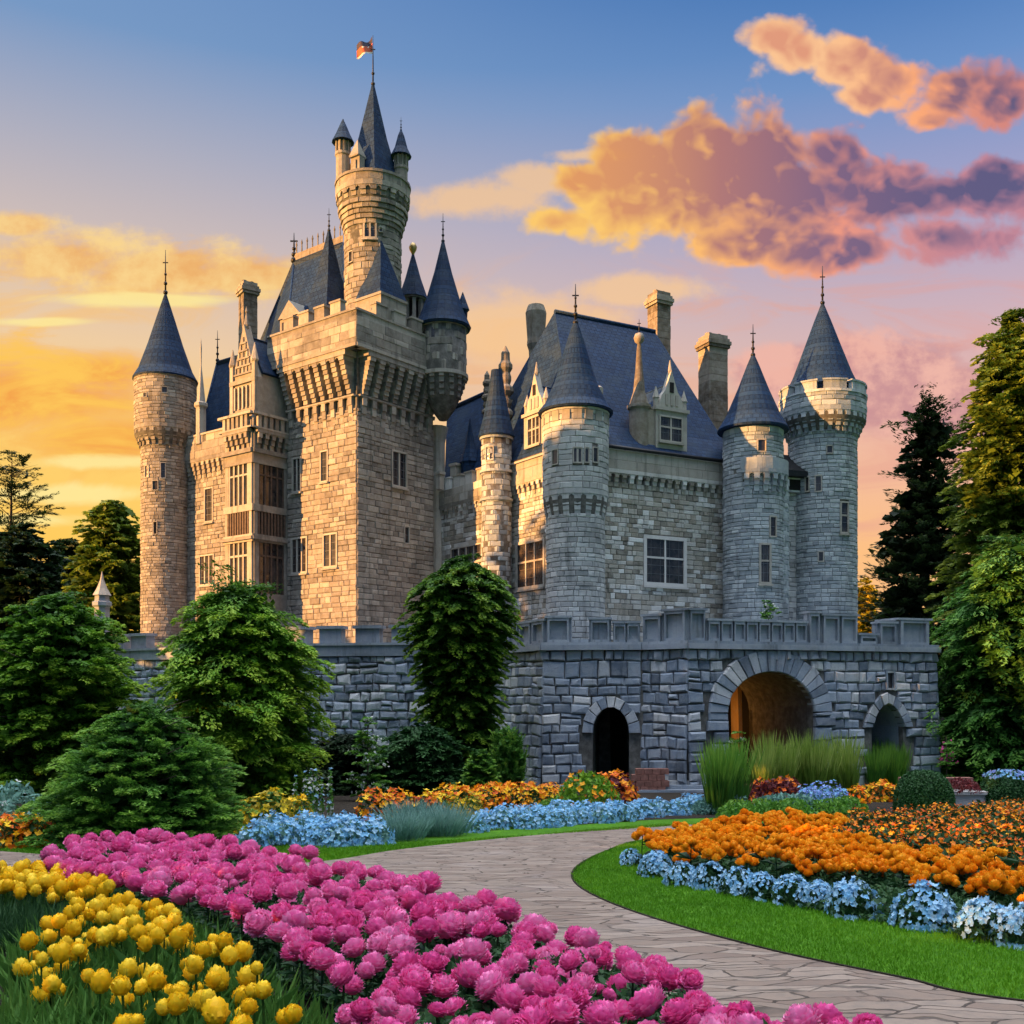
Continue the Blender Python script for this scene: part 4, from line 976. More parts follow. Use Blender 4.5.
# tall round tower at the right end
c = P2(822.5, 59.6); r = 1.9
o = round_tower('round_tower', c, r, DECK - .5, 16.3, 18.35, 2.42, 'tall wide round tower at the right end with a battlemented gallery', 'shaded_ashlar',
    [(827, 446, 832, 453, 1, 1, .05, 'trim', 'window', False, 'lead', False), (816, 476, 821, 491, 1, 1, .06, 'trim', 'window', False, 'lead', False), (806, 477, 809, 491, 1, 1, .05, 'trim', 'window', False, 'lead', False), (841, 503, 847, 532, 1, 2, .09, 'trim', 'window', True, 'lead', True), (819, 552, 823, 561, 1, 1, .06, 'trim', 'window', False, 'lead', False)], None, .23, .42, slot=30)
mb = MB(); S6 = Cyl(c, 2.42); merlons(mb, S6, -S6.L / 2, S6.L / 2, 18.47, 18.95, .3, S6.L / 9, .78, cap=.1); mb.build('battlement', 'shaded_ashlar', o, (c.x, c.y, 18.4))
mb = MB(); mb.lathe(c, [(2.0, 18.0), (2.02, 18.9), (2.06, 19.0), (1.65, 19.9), (1.05, 21.5), (.5, 23.0), (.03, 24.2)], 24); mb.build('roof', 'slate', o, (c.x, c.y, 18.9)); finial(o, c.x, c.y, 24.0, ZH(266, 59.6), .06)
mb = MB(); q = P2(845, 61.0); mb.lathe(q, [(.3, 18), (.3, 19.6), (.42, 19.7), (.3, 20.4), (.36, 20.5), (.05, 20.7), (.03, 21.2), (.01, 21.6)], 10); mb.build('turret', 'slate', o, (q.x, q.y, 18.5))
# --- hall
Hc = Vector((3.4, 53.5)); tH = Vector((0.882, 0.47)).normalized(); lH = Vector((-0.555, 0.832)).normalized()
LH = 10.7; HR = Hc + tH * LH; HL = Hc + lH * 12.0
HF, HS = Plane(Hc, HR), Plane(HL, Hc)
wf = [Win(HF, 646, 540, 683, 583, 2, 2, .2, 'pale_stone')]
wh = [Win(HS, 518, 543, 544, 586, 3, 2, .16, 'trim', bar='wood')]
ZE = 14.35
mb = MB()
masonry(mb, HF, 0, LH, DECK - .5, 12.7, .26, .45, .06, .022, .03, .014, [w.opening() for w in wf])
masonry(mb, HS, 4.5, HS.L, DECK - .5, 12.7, .26, .45, .06, .022, .03, .014, [w.opening() for w in wh])
prism(mb, [Hc, HR, HR + lH * 12, HL], 2.6, ZE, 1)
for S in (HF, HS):
    S2 = S.off(.22); masonry(mb, S2, 0, S.L, 13.35, ZE, .5, 1.2, .03, .01, .02, .003, (), 2); sbox(mb, S2, 0, S.L, 13.35, ZE - .02, -.3, 0, 2)
    sbox(mb, S2, -.1, S.L + .1, ZE, ZE + .14, -.3, .14, 2)
hall = part_mesh(mb, 'hall', ['rubble', 'mortar', 'trim'], 'rubble stone hall under the largest blue slate roof')
for w in wf + wh: w.make(hall, .06)
mb = MB()
for S in (HF, HS): corbels(mb, S, .1, S.L - .1, 12.45, 13.35, .24, .5, .5, 3, .2)
mb.build('corbel_table', 'rubble', hall, v3(Hc, 12.5))
mb = MB(); zr = 23.7
s1, s2 = 2.75, 9.9
fl, fr = Hc - tH * .25 - lH * .3, HR + tH * .25 - lH * .3; bl, br = HL - tH * .25 + lH * .3, HR + lH * 12.3 + tH * .25
ra, rb = Hc + lH * 6 + tH * s1, Hc + lH * 6 + tH * s2
def bell(mb, A1, A2, R1, R2, ze, zr, th=.2):
    """a roof slope that kicks out towards the eaves"""
    st = [(0, 0), (.16, .22), (.45, .55), (1, 1)]
    for (f0, h0), (f1, h1) in zip(st, st[1:]):
        q = [v3(A1.lerp(R1, f0), ze + (zr - ze) * h0), v3(A2.lerp(R2, f0), ze + (zr - ze) * h0), v3(A2.lerp(R2, f1), ze + (zr - ze) * h1), v3(A1.lerp(R1, f1), ze + (zr - ze) * h1)]
        if (q[2] - q[3]).length < .01: q = q[:3]
        mb.slab(q, th)
ze = ZE + .12
bell2 = [(0, 0), (.2, .16), (1, 1)]
for a1, a2, q1, q2 in ((fl, fr, ra, rb), (bl, fl, ra, ra), (fr, br, rb, rb), (br, bl, rb, ra)):
    for (f0, h0), (f1, h1) in zip(bell2, bell2[1:]):
        q = [v3(a1.lerp(q1, f0), ze + (zr - ze) * h0), v3(a2.lerp(q2, f0), ze + (zr - ze) * h0), v3(a2.lerp(q2, f1), ze + (zr - ze) * h1), v3(a1.lerp(q1, f1), ze + (zr - ze) * h1)]
        if (q[2] - q[3]).length < .01: q = q[:3]
        mb.slab(q, .16)
for p, q in ((ra, rb),): mb.tube([v3(p, zr), v3(q, zr)], [.13, .13], 6)
mb.build('roof', 'slate', hall, v3(Hc, ze))
# gutter
mb = MB()
for a, b in ((fl, fr), (bl, fl)): mb.tube([v3(a, ze + .0), v3(b, ze + .0)], [.12, .12], 6)
mb.tube([v3(HR - tH * .9 - lH * .2, ZE), v3(HR - tH * .9 - lH * .2, DECK)], [.07, .07], 6)
mb.build('gutter', 'iron', hall, v3(Hc, ze))
# stone dormer on the front slope
def stone_dormer(S, u0, u1, z0, z1, zap, wpx, depth, turret=True, mat='trim', nx=2):
    mb = MB(); w = u1 - u0; m = (u0 + u1) / 2
    sbox(mb, S, u0, u1, z0, z1, -depth, 0); sbox(mb, S, u0 - .1, u1 + .1, z1 - .02, z1 + .16, -depth, .12)
    steps = [(0, .0), (.12, .34), (.3, .42), (.5, 1.0)]
    pts = [S.P(u0 + w * .06, z1 + .16, 0), S.P(u1 - w * .06, z1 + .16, 0), S.P(u1 - w * .2, z1 + .16 + (zap - z1) * .3, 0), S.P(u1 - w * .3, z1 + .16 + (zap - z1) * .42, 0), S.P(m, zap, 0), S.P(u0 + w * .3, z1 + .16 + (zap - z1) * .42, 0), S.P(u0 + w * .2, z1 + .16 + (zap - z1) * .3, 0)]
    n = len(pts); bk = [p - Vector((S.n.x, S.n.y, 0)) * .35 for p in pts]
    mb.add(pts + bk, [tuple(range(n)), tuple(range(2 * n - 1, n - 1, -1))] + [(i, n + i, n + (i + 1) % n, (i + 1) % n) for i in range(n)])
    for u in (u0 + .1, u1 - .1): mb.lathe(S.P(u, z1, -.15), [(.15, z1), (.15, z1 + .6), (.2, z1 + .66), (.01, z1 + 1.3)], 6)
    for q in range(3): sbox(mb, S, m - w * .2 + q * w * .16, m - w * .12 + q * w * .16, z1 + .3, z1 + .9, -.02, .05)
    sbox(mb, S, m - .13, m + .13, z1 + (zap - z1) * .45, z1 + (zap - z1) * .7, -.02, .04, 1)
    q = S.P(m, zap, -.15); mb.lathe(q, [(.08, zap - .2), (.12, zap), (.02, zap + .6)], 6)
    o = mb.build('dormer', [mat, 'dark'], hall, S.P(m, z0, 0))
    win = Win(S, *wpx, nx, 2, .09, mat); win.make(hall, .05)
    mb = MB(); g = lambda u, z, d: S.P(u, z, d)
    zq = z1 + (zap - z1) * .72
    mb.slab([g(u0 - .1, z1 + .1, -.3), g(m, zq, -.3), g(m, zq, -depth - 2), g(u0 - .1, z1 + .1, -depth - 2)], .12); mb.slab([g(u1 + .1, z1 + .1, -.3), g(m, zq, -.3), g(m, zq, -depth - 2), g(u1 + .1, z1 + .1, -depth - 2)], .12)
    mb.build('dormer_roof', 'slate', hall, S.P(m, z1, 0))
D1 = HF.off(-.02); ua, _ = D1.uv(656, 430); ub, _ = D1.uv(687, 430)
stone_dormer(D1, ua, ub, ZE - .2, 16.95, ZH(368, 56), (660, 418, 681, 441), 3.0)
ut, _ = D1.uv(645, 430); q = D1.P(ut, 0, -.55); mb = MB()
mb.lathe(q, [(.52, ZE - .2), (.55, 16.9), (.66, 17.0), (.66, 17.15)], 16); mb.lathe(q, [(.56, 17.15), (.33, 17.9), (.2, 19.2), (.14, 20.2), (.08, 20.6)], 12); mb.lathe(q, [(.05, 20.5), (.24, 20.65), (.30, 20.85), (.22, 21.08), (.05, 21.15)], 12, smooth=True)
sbox(mb, D1, ut, ua + .1, ZE - .2, 16.9, -3, -.12)
mb.build('dormer_turret', 'chimney_stone', hall, q); finial(hall, q.x, q.y, 21.05, 21.9, .04, knobs=1)
D2 = HS.off(-.02); ua, _ = D2.uv(524, 430); ub, _ = D2.uv(545, 430)
stone_dormer(D2, ua, ub, ZE - .2, 16.9, ZH(368, 56), (529, 418, 540, 444), 2.2, nx=3)
mb = MB(); q = P2(599, 55.6); mb.lathe(q, [(.16, 15), (.16, 17.6), (.22, 17.7), (.22, 18.0), (.1, 18.1)], 8); mb.build('vent', 'trim', hall, (q.x, q.y, 15))
chimney(536, 64.5, 1.15, 306, 380, .3, 'round flared chimney behind the left slope of the hall roof', 1, z0=17)
chimney(659, 66, 1.05, 294, 345, .5, 'slim chimney at the right end of the hall ridge', z0=19)
chimney(713, 65, 1.4, 337, 412, .42, 'thick chimney behind the right slope of the hall roof', z0=13, dpt=1.2)
# --- low link wall and slim turret
MA, MBp = P2(432, 64.6), P2(490, 59.6); S = Plane(MA, MBp)
wm = [Win(S, 452, 547, 482, 562, 4, 1, .08, 'trim')]
mb = MB(); masonry(mb, S, 0, S.L, DECK - .5, 13.0, .28, .5, .06, .02, .03, .012, [w.opening() for w in wm])
nm = -S.n * 5
prism(mb, [MA, MBp, MBp + nm, MA + nm], 2.6, 13.9, 1)
S2 = S.off(.2); masonry(mb, S2, 0, S.L, 13.0, 13.9, .45, .9, .03, .01, .02, .003)
merlons(mb, S2, .1, S.L - .1, 13.9, 14.55, .35, 1.3, .6, cap=.1)
link_wall = part_mesh(mb, 'link_wall', ['rubble', 'mortar'], 'low battlemented wall joining the keep and the hall')
for w in wm: w.make(link_wall, .06)
mb = MB(); corbels(mb, S, .05, S.L - .05, 12.2, 13.0, .2, .5, .5, 3, .2); mb.build('corbel_table', 'rubble', link_wall, v3(MA, 12.2))
mb = MB(); n3 = -S.n
e0, e1, r0_, r1_ = MA + n3 * .9, MBp + n3 * .9 + S.t * 1.0, P2(447, 70), P2(507, 65.5)
mb.slab([v3(e0, 13.8), v3(e1, 13.8), v3(r1_, ZH(383, 65.5)), v3(r0_, ZH(410, 70))], .2); mb.tube([v3(r0_, ZH(410, 70)), v3(r1_, ZH(383, 65.5))], [.12, .12], 6)
mb.slab([v3(r0_, ZH(410, 70)), v3(r1_, ZH(383, 65.5)), v3(r1_ + n3 * 5, 13.8), v3(r0_ + n3 * 5, 13.8)], .2)
mb.build('roof', 'slate', link_wall, v3(MA, 13.8))
mb = MB(); q = P2(470, 62.6); mb.lathe(q, [(.55, 14), (.55, 15.4), (.65, 15.5), (.3, 16.6), (.02, 18.2)], 8); mb.build('dormer', 'slate', link_wall, (q.x, q.y, 14))
for px, w_, h_ in ((456, .5, 1.5), (469, .5, 2.1), (440, .35, 1.0)):
    q = P2(px, 62.9); mb = MB(); mb.box((q.x, q.y, 13.9 + h_ / 2), w_, w_, h_, .8); mb.box((q.x, q.y, 13.9 + h_), w_ + .14, w_ + .14, .15, .8); mb.build('vent', 'trim', link_wall, (q.x, q.y, 13.9))
mb = MB(); q = W(437, 460, 64.0); mb.lathe((q.x, q.y), [(.5, DECK - .5), (.5, 17.0), (.7, 18.0)], 12); mb.build('buttress', 'rubble', link_wall, (q.x, q.y, DECK))
c = P2(496.5, 58.3); r = .84
mb = MB(); S = ring_masonry(mb, c, r, DECK - .5, 15.9, .3, .55, .04); round_shaft(mb, c, [(r, 2.8), (r, 15.9)], 1, 20)
for z in (12.3, 13.9, 15.8): sbox(mb, S, -S.L / 2, S.L / 2, z, z + .14, -.02, .12)
o = part_mesh(mb, 'slim_turret', ['shaded_ashlar', 'mortar'], 'slim round turret left of the hall')
Win(S, 487, 447, 493, 460, 1, 1, .05, 'trim', sill=False).make(o, .05)
mb = MB(); mb.lathe(c, [(1.02, 15.94), (1.04, 16.02), (.78, 17.0), (.5, 18.4), (.3, 19.8)], 16); mb.build('roof', 'slate', o, (c.x, c.y, 16))
chimney(505.5, 60.3, .72, 346, 440, .3, 'ringed stone stack rising behind the slim turret', 2, z0=15.5)
chimney(487, 66, .5, 371, 400, .3, 'short ringed stack on the link roof', 2, z0=18)
# --- link between the right towers with a dark lean-to
S = Plane(P2(776, 58.4), P2(812, 59.2)); mb = MB(); masonry(mb, S, 0, S.L, DECK - .5, 12.9, .28, .55, .05, .02, .03, .008); backing(mb, S, 0, S.L, 2.6, 12.9, 1.5)
S2 = S.off(.35); sbox(mb, S2, -.1, S.L, 12.9, 13.9, -.8, 0, 0); sbox(mb, S2, .1, S.L - .3, 13.0, 13.6, 0, .02, 2)
o = part_mesh(mb, 'link_wall', ['ashlar', 'mortar', 'dark'], 'narrow wall under a dark lean-to roof between the two right towers')
mb = MB(); mb.slab([S.P(-.3, 14.0, .8), S.P(S.L - .3, 14.0, .8), S.P(S.L - .5, 15.3, -.9), S.P(-.3, 15.3, -.9)], .15); sbox(mb, S, -.3, S.L - .3, 13.7, 14.02, .3, .82)
mb.build('roof', 'lead' if False else 'iron', o, S.P(0, 14, 0))

# --- flag flying on the watch tower
def flag():
    pole = P2(373, 61.6); zt, zb = ZH(36, 61.6), ZH(52, 61.6)
    mb = MB(); nu, nv = 14, 8; vs = []
    for i in range(nu + 1):
        for j in range(nv + 1):
            s = i / nu; t = j / nv
            x = pole.x - .05 - s * .95; z = zt - t * (zt - zb) * (1 - .25 * s) - s * .62 - .12 * math.sin(5 * s) * (1 - t)
            vs.append((x, pole.y + .14 * math.sin(7 * s + 1.5 * t), z))
    for i in range(nu):
        for j in range(nv):
            a = i * (nv + 1) + j; s = i / nu; t = j / nv
            m = 2 if t < .26 else (1 if (t < .5 and 0.15 < s < .75 and (i + j) % 5 < 2) or t > .86 else 0)
            mb.add([vs[a], vs[a + 1], vs[a + nv + 2], vs[a + nv + 1]], [(0, 1, 2, 3)], m)
    o = mb.build('flag', ['flag_red', 'flag_white', 'flag_dark'], None, (pole.x, pole.y, zt), recalc=False)
    tag(o, 'small dark and red flag streaming left from the highest spire', 'flag')
flag()

# ------------------------------------------------------------------ terrace, gatehouse front and rampart
mbd = MB()
T0, T1, T2, T3 = P2(500, 52), P2(545, 46.9), P2(641, 46.3), P2(930, 50)
RP_ = [P2(86, 63), P2(200, 57.5), P2(312, 53.5), P2(432, 52.2)]
deck_pts = [p + Vector((0, .45)) for p in RP_] + [T0 + Vector((.4, .4)), T1 + Vector((.2, .5)), T2 + Vector((0, .5)), T3 + Vector((-.5, .4)), P2(930, 75), P2(86, 82)]
prism(mbd, deck_pts, DECK - .45, DECK)
dk = mbd.build('terrace_floor', 'coping'); tag(dk, 'paved castle terrace behind the parapets', None, None, 'structure')
def arch_profile(uc, w, z0, spring, top, kind, n=18):
    pts = [(uc - w, z0)]
    for i in range(n + 1):
        t = math.pi * (1 - i / n)
        if kind == 'round': pts.append((uc + w * math.cos(t), spring + (top - spring) * math.sin(t)))
        else:
            x = math.cos(t); pts.append((uc + w * x, spring + (top - spring) * (1 - abs(x) ** 1.7) ** .75 if abs(x) < 1 else spring))
    pts.append((uc + w, z0)); return pts
def inside_arch(uc, w, spring, top, pad=0.0):
    def f(u, v):
        du = abs(u - uc)
        if du > w + pad: return False
        if v < spring: return True
        return ((du / (w + pad)) ** 2 + ((v - spring) / (top - spring + pad)) ** 2) < 1
    return f
def arched_wall(mb, S, u0, u1, z0, z1, profs, th, mi):
    """wall sheet with real arched openings through it"""
    fr = [(u0, z0)]
    for pr in profs: fr += pr
    fr += [(u1, z0), (u1, z1), (u0, z1)]
    a = [S.P(u, v, 0) for u, v in fr]; b = [S.P(u, v, -th) for u, v in fr]; n = len(fr)
    mb.add(a + b, [tuple(range(n)), tuple(range(2 * n - 1, n - 1, -1))] + [(i, n + i, n + (i + 1) % n, (i + 1) % n) for i in range(n)], mi)
def tunnel(mb, S, prof, d0, d1, mi, back=True):
    a = [S.P(u, v, d0) for u, v in prof]; b = [S.P(u, v, d1) for u, v in prof]; n = len(prof)
    mb.add(a + b, [(i, i + 1, n + i + 1, n + i) for i in range(n - 1)] + ([tuple(range(n, 2 * n))] if back else []), mi)
def voussoirs(mb, S, uc, w, spring, top, out, n, d=.13, mi=0, kind='round'):
    prof = arch_profile(uc, w, spring, spring, top, kind, n)[1:-1]
    prof2 = arch_profile(uc, w + out, spring, spring, top + out, kind, n)[1:-1]
    for i in range(n):
        e = .04; j = R.uniform(-.12, .10) * out
        A_, B_ = prof[i], prof[i + 1]; C2, D2_ = prof2[i + 1], prof2[i]
        lerp = lambda p, q, t: (p[0] + (q[0] - p[0]) * t, p[1] + (q[1] - p[1]) * t)
        q = [lerp(A_, B_, e), lerp(A_, B_, 1 - e), lerp(lerp(C2, D2_, e), prof[i + 1], -j / out * .5), lerp(lerp(C2, D2_, 1 - e), prof[i], -j / out * .5)]
        cx = sum(p[0] for p in q) / 4; cz = sum(p[1] for p in q) / 4; dd = d * R.uniform(.8, 1.2)
        vs = [S.P(u, v, -.35) for u, v in q] + [S.P(u, v, dd * .7) for u, v in q] + [S.P(cx + (u - cx) * .88, cz + (v - cz) * .92, dd) for u, v in q]
        fs = [(8, 9, 10, 11)] + [(a + k, a + (k + 1) % 4, a + 4 + (k + 1) % 4, a + 4 + k) for a in (0, 4) for k in range(4)]
        mb.add(vs, fs, mi)
ZG = -3.5; BT = 0.045
gate = empty('gatehouse', (T2.x, T2.y, gz(46)), 'rough grey stone gatehouse terrace with one wide arch and two narrow arches', 'gatehouse')
ZCN = 3.55
F0 = Plane(T0, T1, BT, ZCN); F1 = Plane(T1, T2, BT, ZCN); F2 = Plane(P2(688, 44.9), T3 + Vector((0, -.45)), BT * .9, ZCN)
def gate_part(mb, name, mats): return mb.build(name, mats, gate, gate.location)
mb = MB()
masonry(mb, F0, -.6, F0.L + .12, ZG, ZCN - .62, .48, .6, .14, .045, .07, .024); backing(mb, F0, -.6, F0.L, ZG, ZCN, .6)
u_a, _ = F1.uv(611, 740); sp_a = ZH(733, 46.6); tp_a = ZH(707, 46.6)
A1 = (u_a, .82, sp_a, tp_a)
masonry(mb, F1, -.12, F1.L, ZG, ZCN - .62, .48, .6, .14, .045, .07, .024, inside=inside_arch(*A1, pad=.48)); arched_wall(mb, F1, -.1, F1.L + .1, ZG - .3, ZCN, [arch_profile(u_a, .82, ZG - .3, sp_a, tp_a, 'round')], .6, 1)
u_m, _ = F2.uv(769, 720); sp_m = ZH(712, 46.8); tp_m = ZH(672, 46.8); w_m = 2.28
u_b, _ = F2.uv(885, 730); sp_b = ZH(727, 48.6); tp_b = ZH(703, 48.6); w_b = .92
im = inside_arch(u_m, w_m, sp_m, tp_m, 1.0); ib = inside_arch(u_b, w_b, sp_b, tp_b, .5)
wn = Win(F2, 885, 673, 891, 688, 1, 1, .09, 'rampart', sill=False)
o_n = wn.opening()
masonry(mb, F2, -.10, F2.L + .1, ZG, ZCN - .62, .48, .6, .14, .045, .07, .024, [o_n], inside=lambda u, v: im(u, v) or ib(u, v))
arched_wall(mb, F2, 0, F2.L, ZG - .3, ZCN, [arch_profile(u_m, w_m, ZG - .3, sp_m, tp_m, 'round'), arch_profile(u_b, w_b, ZG - .3, sp_b, tp_b, 'pointed')], .6, 1)
FE = Plane(F2.B, F2.B + Vector((1.2, 9)), BT, ZCN); masonry(mb, FE, 0, FE.L, ZG, ZCN - .62, .55, .9, .14, .045, .07, .03); backing(mb, FE, 0, FE.L, ZG, ZCN, .6)
FP = Plane(T2 + Vector((0, .25)), F2.A, BT, ZCN); masonry(mb, FP, 0, FP.L + .10, ZG, ZCN - .62, .48, .6, .14, .045, .07, .024); backing(mb, FP, 0, FP.L, ZG, ZCN, .5)
gwall = gate_part(mb, 'wall', ['rampart', 'mortar'])
wn.make(gate, .12)
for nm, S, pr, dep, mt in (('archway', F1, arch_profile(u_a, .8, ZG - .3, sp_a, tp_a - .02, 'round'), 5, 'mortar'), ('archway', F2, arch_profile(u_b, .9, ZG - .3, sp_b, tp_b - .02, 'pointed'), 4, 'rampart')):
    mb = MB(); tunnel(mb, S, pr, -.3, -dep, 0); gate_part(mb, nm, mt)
mb = MB(); pm = arch_profile(u_m, w_m - .02, ZG - .3, sp_m, tp_m - .02, 'round', 24)
tunnel(mb, F2, pm, -.3, -5.2, 0, False)
# far wall of the passage: ochre plaster with a doorway; near-black sheets paint the unlit depth
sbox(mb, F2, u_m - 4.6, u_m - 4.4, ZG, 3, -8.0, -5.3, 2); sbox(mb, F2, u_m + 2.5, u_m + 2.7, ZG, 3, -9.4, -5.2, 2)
ud = F2.off(-6.2).uv(751, 720)[0]; ul = F2.off(-6.2).uv(737, 720)[0]; ur = F2.off(-6.2).uv(779, 720)[0]
arched_wall(mb, F2.off(-6.2), ul, ur, ZG, 3.0, [arch_profile(ud, .30, ZG, -.35, .05, 'pointed')], .7, 1)
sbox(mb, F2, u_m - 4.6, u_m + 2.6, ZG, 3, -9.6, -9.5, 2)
arched_wall(mb, F2.off(-4.9), u_m - 4.6, u_m + 2.6, ZG, 3.0, [arch_profile(u_m, w_m - .02, ZG, sp_m, tp_m - .02, 'round')], .3, 0)
mb2 = gate_part(mb, 'gate_passage', ['mortar', 'ochre', 'dark'])
mb = MB(); q = F2.P(F2.off(-5.6).uv(708, 700)[0], .35, -5.7); mb.box(q, .22, .22, .34); mb.lathe((q.x, q.y), [(.2, q.z + .17), (.02, q.z + .4)], 6); mb.tube([q + Vector((0, 0, .4)), q + Vector((-.5, .2, .6))], [.02, .02], 5)
gate_part(mb, 'hidden_lantern', 'iron')  # unseen lantern, added to go with the passage light
ld = bpy.data.lights.new('passage_glow_light', 'POINT'); ld.energy = 34; ld.color = (1, .42, .09); ld.shadow_soft_size = .15  # added out of view to give the passage its orange glow
lo_ = bpy.data.objects.new('passage_glow_light', ld); COL.objects.link(lo_); lo_.location = q + Vector((.1, .1, -.45))
mb = MB(); voussoirs(mb, F2, u_m, w_m, sp_m, tp_m, 1.0, 19, .2)
for s in (-1, 1):
    z = ZG
    while z < sp_m:
        h = R.uniform(.45, .65); a = u_m + s * w_m; wd = R.uniform(.7, 1.15); e = min(z + h, sp_m)
        stone(mb, F2, min(a, a + s * wd), max(a, a + s * wd), z + .02, e - .02, .19, .06, .015); z = e
arc = gate_part(mb, 'arch_ring', 'rampart'); arc['label'] = 'ring of long wedge stones round the wide arch'
mb = MB(); voussoirs(mb, F1, u_a, .82, sp_a, tp_a, .5, 9, .18); gate_part(mb, 'arch_ring', 'rampart')
mb = MB(); voussoirs(mb, F2, u_b, w_b, sp_b, tp_b, .5, 10, .18, kind='pointed'); gate_part(mb, 'arch_ring', 'rampart')
# cornice and parapet
mb = MB()
for S, a, b in ((F0, -.6, F0.L + .15), (F1, -.15, F1.L), (FP, 0, FP.L + .12), (F2, -.12, F2.L + .1), (FE, 0, FE.L)):
    masonry(mb, S, a, b, ZCN - .62, ZCN - .14, .48, .5, .2, .05, .06, .03)
    sbox(mb, S, a, b, ZCN - .14, ZCN + .1, -.5, .34); sbox(mb, S, a, b, ZCN + .1, ZCN + .22, -.5, .25)
gate_part(mb, 'cornice', 'coping')
mb = MB(); Z0 = ZCN + .22
def parapet(mb, S, a, b, z1, panels, th=.35, mi=0):
    sbox(mb, S, a, b, Z0, z1 - .1, -th, -.12, mi); sbox(mb, S, a - .04, b + .04, z1 - .1, z1, -th - .06, .08, mi)
    for k in range(panels):
        w = (b - a) / panels; c = a + w * (k + .5)
        sbox(mb, S, c - w * .42, c - w * .34, Z0, z1 - .1, -.12, .05, mi); sbox(mb, S, c + w * .34, c + w * .42, Z0, z1 - .1, -.12, .05, mi); sbox(mb, S, c - w * .34, c + w * .34, z1 - .24, z1 - .1, -.12, .05, mi); sbox(mb, S, c - w * .34, c + w * .34, Z0, Z0 + .12, -.12, .05, mi)
def px_seg(S, l, r): return S.uv(l, 640)[0], S.uv(r, 640)[0]
parapet(mb, F0, -.6, F0.L - .02, ZH(620, 48), 4)
a, b = px_seg(F1, 546, 571); parapet(mb, F1, 0.02, b, ZH(616, 47), 1, .6)
a, b = px_seg(F1, 589, 611); parapet(mb, F1, a, b, ZH(618, 47), 1)
a, b = px_seg(F1, 571.5, 588.5); sbox(mb, F1, a, b, Z0, Z0 + .14, -.35, 0)
a, b = px_seg(F1, 613, 640); parapet(mb, F1, a, b, ZH(622, 47), 2, .3)
PZ = ZH(609, 46)
for S_p, l, r, y, n, th in ((FP, 642, 662, 613, 1, .3), (FP, 662.5, 687, 609, 1, .9), (F2, 689, 706, 609, 1, .9)):
    a, b = px_seg(S_p, l, r); parapet(mb, S_p, a, b, ZH(y, 45.6), n, th)
a, b = px_seg(F2, 707.5, 807); parapet(mb, F2, a, b, ZH(621, 47), 8, .25)
for l, r, y, n, th in ((809, 820, 614, 1, .4), (822, 858, 616, 2, 1.3), (859, 878, 634, 1, .4), (879, 897, 622, 1, .5), (897.5, 931, 618, 1, 1.5)):
    a, b = px_seg(F2, l, r); parapet(mb, F2, a, b, ZH(y, 49), n, th)
gate_part(mb, 'parapet', 'coping')
mb = MB(); parapet(mb, FE, 1.8, FE.L, ZH(622, 50), 5); gate_part(mb, 'parapet', 'coping')
# --- rampart wall on the left
ramp = empty('rampart_wall', (RP_[2].x, RP_[2].y, gz(53)), 'long bluish rampart wall of rounded stones below the keep', 'wall')
mb = MB(); mc = MB(); ZR = 3.35
for a, b in zip(RP_, RP_[1:]):
    S = Plane(a, b, .05, ZR); masonry(mb, S, 0, S.L, ZG, ZR, .50, .62, .16, .055, .1, .045); backing(mb, S, 0, S.L, ZG, ZR, .6)
    sbox(mc, S, 0, S.L, ZR, ZR + .55, -.5, .22); sbox(mc, S, 0, S.L, ZR + .55, ZR + .68, -.5, .3)
mb.build('wall', ['rampart', 'mortar'], ramp, ramp.location); mc.build('coping', 'coping', ramp, ramp.location)
for seg, px, w in ((2, 331, 22), (2, 368, 24), (2, 404, 24), (0, 99, 12), (0, 118, 14), (0, 140, 15), (1, 225, 18), (1, 262, 20), (1, 298, 18)):
    S = Plane(RP_[seg], RP_[seg + 1]); a = S.uv(px - w / 2, 640)[0]; b = S.uv(px + w / 2, 640)[0]
    mb = MB(); sbox(mb, S, a, b, ZR + .68, ZR + 1.42, -.5, .1); sbox(mb, S, a - .12, b + .12, ZR + 1.42, ZR + 1.58, -.6, .22)
    mb.build('merlon', 'coping', ramp, S.P(a, ZR + .68, 0))
# stone steps by the narrow arch
q0 = W(668, 0, 45.0); mb = MB()
for k in range(5): mb.box((q0.x + .1 * k, q0.y - .32 * (4 - k) + .6, gz(45) + .17 * (k + .5)), 3.4 - .35 * k, .36, .17 - .004)
st = mb.build('stone_steps', 'rampart', None, (q0.x, q0.y, gz(45))); tag(st, 'short flight of worn stone steps at the wall foot left of the wide arch', 'steps')
mb = MB(); q1 = W(648, 0, 44.6)
for k in range(4):
    for i in range(4): mb.box((q1.x - .55 + .36 * i + (.18 if k % 2 else 0), q1.y, gz(44.6) + .13 + .26 * k), .34, .8 - .12 * k, .24)
bp = mb.build('brick_plinth', 'ochre', None, (q1.x, q1.y, gz(44.6))); bp.data.materials.clear(); bp.data.materials.append(flat_mat('red_brick', (.26, .12, .09), .9, var=.35, bump=.5))
tag(bp, 'low stepped plinth of reddish bricks beside the narrow left arch', 'plinth')
